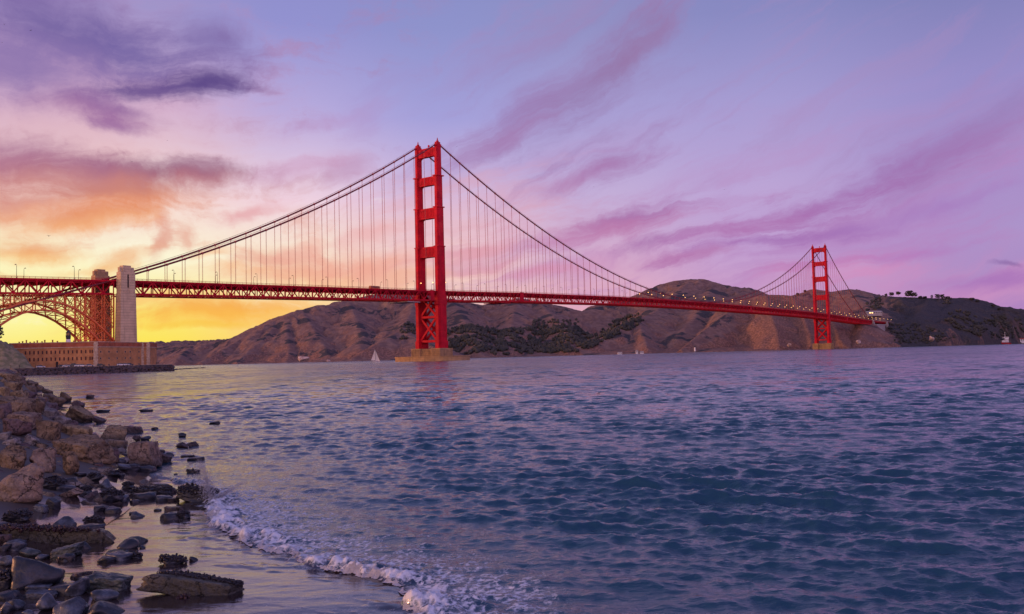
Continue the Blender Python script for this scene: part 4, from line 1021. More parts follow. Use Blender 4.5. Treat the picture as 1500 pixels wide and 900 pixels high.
# lighthouse on the roof and chimney stubs
lp = np.array(Lf([P2(100, FD0+30)])[0]); m = MB()
m.tube([(lp[0], lp[1], 14), (lp[0], lp[1], 18.6)], [1.5, 1.15], 10); lh = m.build('lighthouse', 'white', fort)
m = MB(); m.tube([(lp[0], lp[1], 17.2), (lp[0], lp[1], 19.4), (lp[0], lp[1], 19.5)], [1.3, 1.55, 1.9], 10); m.tube([(lp[0], lp[1], 21.3), (lp[0], lp[1], 22.1), (lp[0], lp[1], 23)], [1.6, .6, .15], 10)
for k in range(8): a = k*math.pi/4; m.tube([(lp[0]+1.35*math.cos(a), lp[1]+1.35*math.sin(a), 19.4), (lp[0]+1.35*math.cos(a), lp[1]+1.35*math.sin(a), 21.4)], .09, 5)
m.build('gallery', 'black', lh); m = MB(); m.tube([(lp[0], lp[1], 19.5), (lp[0], lp[1], 21.3)], 1.1, 10); m.build('lantern', 'pier_con', lh)
for x, hh in ((28,.9),(33,1.2),(38.5,1.8),(44,.7),(50,.8),(54.5,1.4),(61.5,.8),(65.5,1.6),(77,1.5),(84,.8),(108,.8),(111,1.5),(118.5,1.1),(126,.8)):
    a = np.array(Lf([P2(x, FD0+6)])[0]); m = MB(); m.box(a[0]-.28, a[0]+.28, a[1]-.28, a[1]+.28, 14.2, 14.6+hh); m.box(a[0]-.4, a[0]+.4, a[1]-.4, a[1]+.4, 14.6+hh, 14.8+hh); m.build('chimney', 'brick_dark', fort)

# ground behind the sea wall
WALLD = 432.
def wall_edge(px): return np.interp(px, [-60, 20, 120, 200, 238, 254], [400, 415, 432, 450, 462, 470])
pxs = np.linspace(-200, 252, 90); rows_ = []
for k in range(14):
    row = []
    for x in pxs:
        d0 = wall_edge(x); d = d0+(0 if k == 0 else (k/13)**1.6*260)
        z = 3.45+.02*k+.05*fbm(np.array(x/9.), np.array(k*.7), 2, 9)
        a = at(x, 540, d); row.append((a[0], a[1], float(z)))
    rows_.append(row)
tag(link('ground', mesh_np('ground', np.array(rows_).reshape(-1, 3), gridq(14, 90), True), 'road'), kind='structure')
rows_ = []
for k in range(8):
    row = []
    for x in pxs:
        d0 = wall_edge(x); a = at(x, 540, d0-4.5+k*.75); row.append((a[0], a[1], -1+4.4*sstep(0, 7, k)+.02))
    rows_.append(row)
M['riprap'] = mat('dark wet riprap', (.10, .06, .05), .7, .3, .6, .5, col2=(.03, .022, .024))
tag(link('sea_wall_bank', mesh_np('sea_wall_bank', np.array(rows_).reshape(-1, 3), gridq(8, 90), True), 'riprap'), kind='structure')
RS = np.random.RandomState(17); VV = []; FF = []; off = 0
lib = [rock_mesh(300+i, (1, 1, 1), 2, 9, .1, .06) for i in range(10)]
for i in range(950):
    x = RS.uniform(-60, 254); d0 = wall_edge(x); u = RS.rand(); a = at(x, 540, d0-5+u*4.6)
    s = RS.uniform(.7, 1.7); v, f = lib[i % 10]; th = RS.rand()*6.28; c, sn = math.cos(th), math.sin(th)
    vv = v@np.array([[c, sn, 0], [-sn, c, 0], [0, 0, 1]])*np.array([s*1.3, s*1.3, s])+np.array([a[0], a[1], -.3+u*3.3]); VV.append(vv); FF.append(f+off); off += len(v)
tag(link('riprap', mesh_np('riprap', np.concatenate(VV), np.concatenate(FF)), 'riprap'), kind='stuff')
# low reef of dark stones off the point
VV = []; FF = []; off = 0
for i in range(90):
    x = RS.uniform(254, 300); d0 = 560+RS.normal()*12+(x-254)*3; a = at(x, 540, d0); s = RS.uniform(.6, 1.8); v, f = lib[i % 10]
    VV.append(v*np.array([s*1.8, s*1.8, s*.7])+np.array([a[0], a[1], .05])); FF.append(f+off); off += len(v)
tag(link('reef', mesh_np('reef', np.concatenate(VV), np.concatenate(FF)), 'riprap'), kind='stuff')
# green bluff at the left edge
bt = np.linspace(-260, 50, 110); bd = np.linspace(452, 640, 60); BX, BD = np.meshgrid(bt, bd)
crest = np.interp(BX, [-260, -100, -20, 0, 10, 20, 30, 40, 47, 50], [34, 30, 18, 15, 13.6, 11.2, 8.2, 4.2, .9, .3])
foot_ = np.interp(BX, [-260, 0, 50], [452, 462, 474])
BZ = 3.3+crest*sstep(0, 1, (BD-foot_)/(8+crest*1.3))*(1+.12*fbm(BX/9, BD/9, 4, 131))+.6*sstep(3, 12, BD-foot_)*ridged(BX/4, BD/9, 3, 132)*np.clip(crest/6, 0, 1)
BZ = np.where(BD < foot_, 3.3, BZ)
q = np.array([at(a, 540, b) for a, b in zip(BX.ravel(), BD.ravel())]); q[:, 2] = BZ.ravel()
M['bluff'] = mat('scrubby green bluff', (.30, .23, .13), .95, .3, .35, .8, col2=(.13, .13, .06), bscale=1.2)
tag(link('bluff', mesh_np('bluff', q, gridq(60, 110), True), 'bluff'), kind='structure')
# trees above the bluff edge
def shrub_tree(px_, d, h, wd, label, seed):
    p = at(px_, 520, d); R = np.random.RandomState(seed); p[2] = 3.3+float(np.interp(px_, [-260, -100, -20, 0, 10], [34, 30, 18, 15, 13.6]))-.6
    o = empty('cypress_tree', tuple(p), label=label, cat='tree'); m = MB(); m.tube([(0, 0, 0), (.2, 0, h*.5), (0, .1, h*.85)], [.35, .25, .08], 7); m.build('trunk', 'bark', o)
    Vs = []; Fs = []; off = 0; v0, f0 = ICO[1]
    for k in range(160):
        u = R.rand(); a = R.rand()*6.283; rr = wd*.5*math.sqrt(R.rand())*(1.05-.8*abs(u-.35)); s = R.uniform(.25, .6)*wd/6
        Vs.append(v0*s*(1+.4*R.uniform(-1, 1, (len(v0), 1)))+np.array([rr*math.cos(a), rr*math.sin(a), h*(.25+.75*u)])); Fs.append(f0+off); off += len(v0)
    link('crown', mesh_np('crown', np.concatenate(Vs), np.concatenate(Fs)), 'leaf', o)
shrub_tree(-3, 490, 9, 6, 'dark cypress at the left picture edge above the bluff', 400)

# parked cars along the fort
def car_proto(kind):
    o = empty('parked_car'); L, Wd = (4.5, 1.8); m = MB(); hb = .95 if kind == 'car' else 1.1
    m.hexa([(-L/2, -Wd/2, .32), (L/2, -Wd/2, .32), (L/2, Wd/2, .32), (-L/2, Wd/2, .32)], [(-L/2+.1, -Wd/2+.06, hb), (L/2-.15, -Wd/2+.06, hb-.1), (L/2-.15, Wd/2-.06, hb-.1), (-L/2+.1, Wd/2-.06, hb)])
    top = 1.48 if kind == 'car' else 2.1
    m.hexa([(-1.5, -.62, top-.06), (.5, -.62, top-.06), (.5, .62, top-.06), (-1.5, .62, top-.06)], [(-1.35, -.55, top), (.35, -.55, top), (.35, .55, top), (-1.35, .55, top)])
    m.build('body', 'white', o)
    g = MB(); g.hexa([(-2.1, -.82, hb-.06), (1.25, -.82, hb-.1), (1.25, .82, hb-.1), (-2.1, .82, hb-.06)], [(-1.5, -.62, top-.06), (.5, -.62, top-.06), (.5, .62, top-.06), (-1.5, .62, top-.06)]); g.build('window', 'glass_dark', o)
    for x in (-1.4, 1.4):
        for y in (-.82, .82): k = MB(); k.tube([(x, y-.1, .33), (x, y+.1, .33)], .33, 12); k.build('wheel', 'tyre', o)
    return o
CARS = [(60,'car',(.75,.74,.72),'white car parked alone near the bluff, left of the fort door'),(91,'car',(.03,.03,.035),'black car, first one right of the fort door'),(98,'car',(.7,.68,.66),'white car parked second from the fort door'),(104,'car',(.5,.5,.5),'silver car parked third from the fort door'),
        (109,'van',(.04,.04,.05),'dark van parked among the white cars along the fort'),(115,'car',(.7,.69,.66),'white car parked just right of the dark van'),(121,'car',(.74,.72,.7),'white car two places right of the dark van'),(131.5,'car',(.35,.34,.34),'grey car parked just left of the pale corner quoins'),
        (148,'car',(.03,.03,.03),'black car parked just right of the pale corner quoins'),(177,'car',(.74,.72,.7),'white car, left one of two side by side on the right wall'),(184,'car',(.66,.66,.68),'pale car, right one of two side by side on the right wall'),(190,'car',(.05,.05,.06),'dark car at the right end of the parked row')]
cp = {}
for i, (x, k, c, lb) in enumerate(CARS):
    if k not in cp: o = cp[k] = car_proto(k)
    else: o = copy_tree(cp[k])
    m_ = mat('car paint', c, .3, .03, 1)
    for ch in [q for q in bpy.data.objects if q.parent == o and q.name.startswith('body')]:
        ch.data = ch.data.copy(); ch.data.materials[0] = m_
    p = at(x, 538, FD0-9+(0 if x < 140 else (x-140)*.64)); o.location = (p[0], p[1], 3.5); o.rotation_euler = (0, 0, YAW+math.radians(25)+(.1 if i % 2 else -.2)); tag(o, lb, 'car', 'cars parked along the fort')
# people and posts on the sea wall
def person(x, d, label, m='black', h=1.75):
    p = at(x, 538, d); o = empty('person', (p[0], p[1], 3.45), YAW, label=label, cat='person'); R = []
    me = bpy.data.meshes.new('body'); J = [(0, 0, .95, .15), (0, 0, 1.2, .16), (0, 0, 1.42, .17), (0, 0, 1.52, .06), (0, 0, 1.64, .10), (.1, 0, .9, .10), (.11, .02, .48, .075), (.12, 0, .06, .06), (-.1, 0, .9, .10), (-.11, .05, .48, .075), (-.12, 0, .06, .06), (.2, 0, 1.4, .07), (.26, .03, 1.12, .05), (.25, .1, .88, .04), (-.2, 0, 1.4, .07), (-.26, .03, 1.12, .05), (-.25, .1, .88, .04), (.13, -.14, .04, .05), (-.13, -.14, .04, .05), (0, 0, 1.74, .07)]
    E_ = [(0, 1), (1, 2), (2, 3), (3, 4), (4, 19), (0, 5), (5, 6), (6, 7), (7, 17), (0, 8), (8, 9), (9, 10), (10, 18), (2, 11), (11, 12), (12, 13), (2, 14), (14, 15), (15, 16)]
    me.from_pydata([j[:3] for j in J], E_, []); b = link('body', me, m, o)
    sk = b.modifiers.new('s', 'SKIN')
    for v, j in zip(me.skin_vertices[0].data, J): v.radius = (j[3], j[3])
    me.skin_vertices[0].data[0].use_root = True
    b.modifiers.new('u', 'SUBSURF').levels = 1
for x, d, lb in ((28.5, 434, 'dark clothed person standing on the sea wall road by the bluff'), (229, 474, 'dark clothed person at the fort corner, left of two standing together'), (231.5, 474, 'dark clothed person at the fort corner, right of two standing together')): person(x, d, lb)
for x in (15.5, 52, 87):
    p = at(x, 538, wall_edge(x)+3); m = MB(); m.tube([(p[0], p[1], 3.3), (p[0], p[1], 5.0)], .12, 6); m.box(p[0]-.2, p[0]+.2, p[1]-.2, p[1]+.2, 4.95, 5.1)
    tag(m.build('bollard', 'black'), 'short dark post on the sea wall edge before the fort', 'post', 'posts on the sea wall')

# gulls
def gull(px_, py_, d, span, bank, label):
    p = at(px_, py_, d); o = empty('gull', tuple(p), YAW+rnd.uniform(-.6, .6), label=label, cat='gull'); o.rotation_euler[1] = bank
    s = span/1.3; m = MB(); m.tube([(0, -.22*s, 0), (0, -.1*s, .01), (0, .1*s, .01), (0, .24*s, 0), (0, .3*s, 0)], [.02*s, .06*s, .06*s, .04*s, .015*s], 8); m.build('body', 'gull', o, True)
    for f in (-1, 1):
        m = MB(); pts = [(0, .08, .02), (f*.3, .12, .16), (f*.65, -.02, .06), (f*.3, -.05, .14), (0, -.08, .02)]
        m.hexa([(a*s, b*s, c*s) for a, b, c in pts], [(a*s, b*s, (c+.012)*s) for a, b, c in pts]); m.build('wing', 'gull', o)
for a in [(71,346,150,.95,.2,'largest gull, flying low in the orange cloud at the left'),(45,45,210,.9,-.2,'gull high in the purple cloud, right one of three at the top left corner'),(6,36,210,.8,.1,'gull at the upper left edge, upper one of two'),(3,63,210,.6,.3,'gull at the upper left edge, lower one of two'),(193,237,220,.9,.15,'lone gull above the dark cloud bank at the left'),(245,206,220,.6,-.3,'small gull below the dark purple cloud'),
          (669,215,260,.7,.2,'gull just right of the big tower top'),(870,274,260,.7,-.1,'gull before the purple cloud right of the big tower'),(1061,278,260,.8,.1,'gull in the open sky between the two towers')]: gull(*a)

# ------------------------------------------------------------------ boulders and stones on the shore
def _rock(t, co, c, b):
    pos = t.new('ShaderNodeNewGeometry').outputs['Position']; sp = t.new('ShaderNodeSeparateXYZ'); t.put(sp.inputs[0], pos)
    n = t.noise(pos, 3.2, 6, .68); n2 = t.noise(pos, 16, 4, .7); n3 = t.noise(pos, 1.1, 3, .6)
    c = t.mix(t.map(n, .3, .7, 0, .85), c, t.mix(.7, c, (.02, .014, .014, 1)))
    c = t.mix(t.map(n2, .42, .72, 0, .5), c, t.mix(.75, c, (.015, .01, .01, 1)))
    c = t.mix(t.map(n3, .5, .72, 0, .5), c, t.mix(.5, c, (.34, .27, .2, 1)))
    v = t.new('ShaderNodeTexVoronoi'); t.put(v.inputs['Vector'], pos); v.inputs['Scale'].default_value = 9
    c = t.mix(t.map(v.outputs['Distance'], .0, .16, .45, 0), c, (.02, .016, .016, 1))
    vc = t.new('ShaderNodeTexVoronoi', feature='DISTANCE_TO_EDGE'); t.put(vc.inputs['Vector'], t.vm('ADD', pos, t.scale(t.vm('SUBTRACT', t.noise(pos, 2.5, 4, .6, 0, 1), (.5, .5, .5)), .9))); vc.inputs['Scale'].default_value = 1.7
    crack = t.map(vc.outputs['Distance'], .0, .03, 1, 0); c = t.mix(t.m('MULTIPLY', crack, .8), c, (.012, .009, .009, 1))
    # tide mark: stone stays wet and weedy near the water
    hz = t.m('ADD', sp.outputs[2], t.m('MULTIPLY', t.m('SUBTRACT', n, .5), .45)); wet = t.map(hz, .12, .42, 1, 0)
    c = t.mix(wet, c, t.mix(.72, c, (.012, .01, .012, 1)))
    t.put(b.inputs['Roughness'], t.mix(wet, .78, .3, 'FLOAT'))
    bn = t.new('ShaderNodeBump'); bn.inputs['Strength'].default_value = 1.0; bn.inputs['Distance'].default_value = .11
    t.put(bn.inputs['Height'], t.m('ADD', n, t.m('ADD', t.m('MULTIPLY', n2, .4), t.m('SUBTRACT', t.m('MULTIPLY', v.outputs['Distance'], .35), t.m('MULTIPLY', crack, .5))))); t.put(b.inputs['Normal'], bn.outputs[0])
    return c
def rmat(k, col, col2): M[k] = mat(k+' boulder stone', col, .8, .2, 1.3, col2=col2, build=_rock)
rmat('brown', (.38, .265, .155), (.22, .145, .085)); rmat('tan', (.5, .36, .19), (.32, .21, .11)); rmat('pink', (.42, .31, .22), (.28, .185, .14))
rmat('purple', (.24, .155, .15), (.15, .09, .095)); rmat('grey', (.42, .38, .36), (.24, .21, .21))
def _wet(t, co, c, b):
    pos = t.new('ShaderNodeNewGeometry').outputs['Position']
    n = t.noise(pos, 7, 6, .65); n2 = t.noise(pos, 30, 3, .6); c = t.mix(t.map(n, .42, .62, 0, .75), c, (.008, .009, .013, 1))
    t.put(b.inputs['Roughness'], t.map(n, .3, .7, .24, .5))
    bn = t.new('ShaderNodeBump'); bn.inputs['Strength'].default_value = .5; bn.inputs['Distance'].default_value = .03
    t.put(bn.inputs['Height'], t.m('ADD', n, t.m('MULTIPLY', n2, .3))); t.put(b.inputs['Normal'], bn.outputs[0]); return c
M['dark'] = mat('dark wet stone', (.026, .03, .044), .22, .3, 2.5, col2=(.010, .010, .016), build=_wet)
M['slate'] = mat('blue grey wet stone', (.085, .10, .135), .25, .3, 2.5, col2=(.03, .035, .05), build=_wet)
M['green'] = mat('green grey wet stone', (.06, .078, .072), .3, .3, 2.5, col2=(.022, .03, .03), build=_wet)
M['slab'] = mat('algae streaked slab stone', (.21, .20, .14), .5, .3, 2.2, col2=(.085, .09, .07), build=_rock)
M['mussel'] = mat('black mussels and weed', (.013, .009, .015), .3, .4, 12, .3, col2=(.006, .004, .008))
M['weed'] = mat('dark red weed', (.04, .012, .018), .35, .4, 8, .3, col2=(.01, .005, .008))

rmat('gapstone', (.10, .07, .06), (.05, .035, .035))
def spot(px_, pyb):                       # where a line of sight meets the bank or the sand
    r_ = ray(px_, pyb); best = None
    for d in np.exp(np.linspace(math.log(8), math.log(140), 600)):
        q = CAM+r_*(d/(r_@Fh)); r = (q-CAM)@Rh
        if q[2] <= max(float(ground_z(np.array(r), np.array(d))), -.02): return q, d
    return q, d
def mussels(o, v, seed, zmin, n, s0, m='mussel', name='mussels', ridge=False):
    R = np.random.RandomState(seed); vv, ff = ICO[1]; top = v[(v[:, 2] > zmin)]
    if ridge: top = v[(v[:, 2] > zmin) & (v@np.array([math.sin(0), 1, 0]) > -.15*np.abs(v[:, 1]).max())]
    if not len(top): top = v
    Vs = []; Fs = []; off = 0
    for i in range(n):
        p = top[R.randint(len(top))]; s = s0*R.uniform(.6, 1.5); a = R.rand()*6.28; c, sn = math.cos(a), math.sin(a)
        k = vv*np.array([s, s*.55, s*.8])@np.array([[c, sn, 0], [-sn, c, 0], [0, 0, 1]])
        Vs.append(k+p*1.0+R.normal(size=3)*s0*.7+np.array([0, 0, s*.3])); Fs.append(ff+off); off += len(vv)
    return link(name, mesh_np(name, np.concatenate(Vs), np.concatenate(Fs), False), m, o)
# centre px, centre py, width, height, lean (deg, + = right side up), stone, shape, weed, label
B, S_, C = 'boulder', 'stone', 'cobble'
ROCKS = [
 (210,666,46,46,4,'pink','wedge',0,B,'upright pinkish block with a gabled face at the right end of the rock bank'),
 (122,658,78,40,-4,'brown','slab',0,B,'widest brown slab boulder lying in front of the upright gabled block'),
 (26,711,78,62,-4,'pink','round',0,B,'large rounded pitted boulder at the left edge, above the weedy beam'),
 (23,669,46,44,0,'brown','tri',0,B,'brown triangular boulder standing behind the large rounded one'),
 (67,675,46,40,6,'pink','round',0,B,'round pitted boulder, left one of the pair left of the widest slab'),
 (103,680,32,40,-6,'brown','round',0,B,'smooth rounded boulder, right one of the pair left of the widest slab'),
 (118,607,52,30,-24,'tan','slab',0,B,'long tan boulder sloping down to the water at the skyline of the bank'),
 (113,632,52,24,-14,'tan','slab',0,B,'flat tan boulder sloping right above the widest slab'),
 (168,635,44,30,-14,'tan','box',0,B,'tan angular boulder at the water behind the upright gabled block'),
 (73,630,34,38,0,'brown','box',0,B,'squarish brown boulder with a dark hollow above the round pair'),
 (36,616,42,26,-3,'pink','box',0,B,'flat topped pale brick-like block near the left edge'),
 (20,594,60,30,-10,'brown','slab',0,B,'broad brown boulder at the left edge above the flat topped block'),
 (52,597,28,36,-34,'brown','wedge',0,B,'pointed brown boulder leaning right beside the broad left edge one'),
 (78,587,40,24,-18,'brown','slab',0,B,'brown angular boulder in the middle of the upper bank'),
 (96,582,26,17,-34,'brown','slab',0,B,'thin tilted brown stone on the skyline above the long tan boulder'),
 (115,593,30,18,-42,'purple','slab',0,B,'steeply tilted dark slab on the skyline above the long tan boulder'),
 (5,603,28,26,0,'purple','box',0,B,'dark boulder cut by the left edge under the broad brown one'),
 (20,627,46,30,0,'purple','round',0,B,'purplish lumpy boulder under the flat topped block'),
 (24,579,34,13,6,'tan','slab',0,B,'low tan slab on top of the broad left edge boulder'),
 (28,557,20,14,0,'pink','box',0,B,'rounded block on the very crest of the rock bank'),
 (9,552,22,12,-5,'tan','box',0,B,'light stone on the bank crest at the left edge'),
 (18,566,26,14,-4,'tan','box',0,B,'tan stone just below the crest at the left edge'),
 (45,563,20,13,-14,'brown','box',0,B,'brown stone right of the rounded crest block'),
 (57,569,20,12,-24,'brown','slab',0,B,'tilted brown stone on the falling crest line, upper one'),
 (70,574,20,10,-22,'brown','slab',0,B,'tilted brown stone on the falling crest line, lower one'),
 (41,578,24,14,-10,'purple','box',0,B,'dark stone between the crest and the pointed leaning boulder'),
 (4,574,20,16,0,'tan','box',0,B,'ochre stone at the left edge below the bank crest'),
 (60,585,18,12,-20,'tan','slab',0,B,'small ochre stone behind the pointed leaning boulder'),
 (74,606,28,18,-14,'grey','slab',0,B,'pale grey stone between the tan long boulder and the pointed one'),
 (92,616,26,17,-24,'grey','wedge',0,B,'grey faceted stone left of the long tan boulder'),
 (132,581,14,7,-10,'purple','box',0,S_,'small dark stone at the far water edge of the bank'),
 (145,616,22,14,-20,'purple','box',0,S_,'dark stone at the water just right of the long tan boulder'),
 (168,651,36,16,-6,'brown','slab',0,B,'low brown stone wedged left of the upright gabled block'),
 (163,668,26,22,0,'purple','round',0,S_,'dark rounded stone between the widest slab and the gabled block'),
 (178,659,18,12,-10,'grey','round',0,S_,'small grey stone touching the left side of the gabled block'),
 (179,674,20,12,8,'grey','round',0,S_,'flat pale stone at the foot of the gabled block'),
 (181,685,22,12,0,'slate','round',0,S_,'blue grey stone in the wash below the gabled block'),
 (17,648,26,14,12,'grey','slab',0,S_,'grey flat stone behind the triangular boulder'),
 (47,645,30,18,-30,'grey','slab',0,S_,'bluish grey slab leaning behind the round pitted pair'),
 (6,640,18,14,0,'grey','box',0,S_,'pale stone at the left edge behind the triangular boulder'),
 (60,652,18,12,0,'brown','round',0,S_,'small mossy brown stone between the leaning grey slab and pitted boulder'),
 (100,724,44,13,22,'pink','beam',0,'stone_beam','pinkish rectangular stone beam pointing up to the right'),
 (78,738,30,19,-28,'dark','wedge',0,S_,'dark wedge stone below the pinkish beam'),
 (60,745,20,13,0,'slate','box',0,S_,'pale grey stone left of the dark wedge stone'),
 (110,709,20,9,10,'grey','slab',0,S_,'pale flat stone above the pinkish beam'),
 (78,708,46,26,-6,'dark','round',160,'mussel_rock','black mussel covered rock right of the large rounded boulder'),
 (126,718,20,15,0,'dark','round',60,'mussel_rock','weedy black rock at the upper end of the pinkish beam'),
 (154,709,22,15,0,'slate','round',0,S_,'bluish stone standing in the wash right of the pinkish beam'),
 (136,700,30,14,0,'dark','round',70,'mussel_rock','black mussel rock in the wash below the widest slab'),
 (166,694,20,11,0,'dark','round',40,'mussel_rock','small black weedy rock below the gabled block'),
 (150,689,30,7,2,'grey','slab',0,S_,'thin flat stone lying in the wash under the widest slab'),
 (164,726,36,24,0,'dark','round',120,'mussel_rock','black mussel mound in the wash, left of the long low one'),
 (188,712,20,10,0,'dark','round',50,'mussel_rock','small black mussel rock behind the mussel mound'),
 (222,720,66,15,0,'dark','slab',150,'mussel_rock','long low black mussel ledge in the middle of the wash'),
 (290,724,62,28,-12,'dark','slab',260,'mussel_rock','big black mussel rock struck by the wave splash'),
 (269,756,20,14,0,'dark','round',40,'mussel_rock','single black rock in the wash below the splash rock'),
 (138,762,24,7,0,'dark','slab',30,'mussel_rock','low dark stone behind the right end of the weedy beam'),
 (32,756,46,20,0,'dark','round',140,'mussel_rock','black weed heap on the left end of the long beam'),
 (90,784,184,30,-2,'slab','beam',420,'stone_slab','long straight stone beam with black weed at the left edge'),
 (288,854,164,44,-9,'slab','bigslab',420,'stone_slab','big loaf shaped slab with mussels on top, alone on the wet sand'),
 (254,822,40,14,0,'dark','round',90,'mussel_rock','mussel clump standing at the back of the big loaf shaped slab'),
 (284,819,16,10,0,'dark','round',0,S_,'small rounded stone right of the mussel clump on the loaf slab'),
 (46,842,84,52,-6,'dark','round',0,B,'largest dark blue boulder among the cobbles at bottom left'),
 (22,800,34,18,4,'slate','round',0,C,'slate cobble under the left end of the weedy beam'),
 (45,808,38,22,-10,'green','round',0,C,'greenish rounded cobble behind the largest dark blue boulder'),
 (8,822,26,20,0,'slate','round',0,C,'blue cobble at the left edge beside the largest dark boulder'),
 (6,804,18,12,0,'dark','round',0,C,'dark cobble cut by the left edge under the beam'),
 (62,816,20,14,0,'slate','round',0,C,'small slate cobble on the shoulder of the largest dark boulder'),
 (98,808,56,25,14,'green','slab',0,S_,'angular grey green stone in front of the weedy beam'),
 (120,800,28,14,-12,'dark','round',0,S_,'dark stone between the beam end and the angular grey green stone'),
 (201,792,31,13,0,'green','round',0,C,'flat dark stone on the sand beyond the beam end'),
 (209,802,13,7,0,'dark','round',0,C,'tiny dark stone on the sand below the flat dark one'),
 (168,809,34,9,3,'green','round',0,C,'low greenish stone on the sand, upper one of two'),
 (163,818,36,10,0,'slate','round',0,C,'low pale slate stone on the sand, lower one of two'),
 (200,815,20,11,-10,'dark','round',20,'mussel_rock','little mussel stone on the sand right of the two low stones'),
 (115,862,44,30,4,'slate','round',0,C,'speckled slate cobble right of the largest dark boulder'),
 (159,855,66,26,-8,'green','slab',0,S_,'long grey green stone pointing right among the front cobbles'),
 (150,871,52,28,-10,'slate','round',0,C,'round shouldered slate cobble in front of the long grey green stone'),
 (150,891,66,34,-12,'dark','round',0,C,'dark cobble at the bottom edge, right end of the cobble heap'),
 (118,890,32,22,-20,'dark','wedge',0,C,'dark wedge cobble squeezed between two rounded front cobbles'),
 (102,891,44,32,-8,'slate','round',0,C,'slate cobble at the bottom edge left of the wedge cobble'),
 (66,884,40,34,-10,'slate','round',0,C,'domed slate cobble at the bottom edge below the flat stones'),
 (58,861,40,13,0,'slate','slab',0,C,'flat cobble under the largest dark boulder, upper of two flat ones'),
 (62,872,48,13,-4,'slate','slab',0,C,'flat cobble under the largest dark boulder, lower of two flat ones'),
 (22,889,30,20,-6,'slate','round',0,C,'small slate cobble near the bottom left corner'),
 (21,872,26,15,0,'dark','round',0,C,'dark cobble left of the two flat cobbles'),
 (8,892,26,22,10,'slate','round',0,C,'slate cobble in the bottom left corner'),
 (8,850,30,34,0,'dark','round',90,'mussel_rock','weedy black rock at the left edge by the largest dark boulder'),
 (40,898,22,14,0,'slate','round',0,C,'cobble cut by the bottom edge near the left corner'),
 (269,653,22,10,0,'purple','tri',0,S_,'dark pointed rock awash, left one of two beyond the gabled block'),
 (283,651,20,9,-8,'purple','round',0,S_,'dark rock awash, right one of two beyond the gabled block'),
 (287,673,26,8,-3,'dark','slab',0,S_,'flat dark rock awash halfway to the splash rock, lower one'),
 (275,669,22,5,2,'dark','slab',0,S_,'thin dark rock awash halfway to the splash rock, upper one'),
 (315,620,20,7,10,'dark','tri',0,S_,'farthest dark rock breaking the water out in the bay'),
 (267,638,16,9,-10,'dark','tri',0,S_,'small dark rock in the foam behind the pointed one'),
 (241,672,26,18,-24,'purple','slab',0,B,'dark slanting boulder at the right foot of the gabled block'),
 (195,630,38,13,-6,'purple','slab',0,B,'long dark rock at the water behind the tan angular boulder'),
 (227,628,14,6,-8,'purple','round',0,S_,'small dark rock just off the long dark one'),
 (236,661,20,8,0,'purple','round',0,S_,'dark stone awash behind the slanting boulder'),
 (248,666,18,9,0,'dark','round',0,S_,'rounded dark stone awash right of the slanting boulder'),
 (201,643,16,12,-14,'purple','tri',0,S_,'dark pointed stone behind the top of the gabled block'),
 (213,643,16,8,0,'dark','round',0,S_,'low dark stone right of the pointed one behind the block'),
 (257,695,10,6,0,'dark','round',0,S_,'lone small dark stone left of the weed strip'),
 (283,692,20,6,-4,'dark','slab',50,'mussel_rock','thin weed strip lying in the wash above the splash rock'),
 (152,603,20,6,0,'dark','slab',0,S_,'dark rock awash off the skyline boulders, nearer the bank'),
 (215,602,26,5,0,'dark','slab',0,S_,'flat dark rock awash off the skyline boulders, farther out'),
 (268,877,20,6,0,'weed','round',30,'mussel_rock','scrap of dark weed on the sand in front of the loaf slab'),
]
SH = {'round': dict(planes=15, soft_=.09, rough=.10), 'slab': dict(planes=11, soft_=.025, rough=.12, boxy=.35), 'box': dict(planes=11, soft_=.022, rough=.12, boxy=.5), 'tri': dict(planes=7, soft_=.035, rough=.13), 'wedge': dict(planes=9, soft_=.022, rough=.09, boxy=.3),
      'cob': dict(planes=13, soft_=.2, rough=.035), 'beam': dict(planes=4, soft_=.035, rough=.025, boxy=.99), 'bigslab': dict(planes=6, soft_=.11, rough=.05, boxy=.8)}
cat_of = {'boulder': 'boulder', 'stone': 'stone', 'cobble': 'cobble', 'stone_beam': 'stone beam', 'stone_slab': 'stone slab', 'mussel_rock': 'rock'}
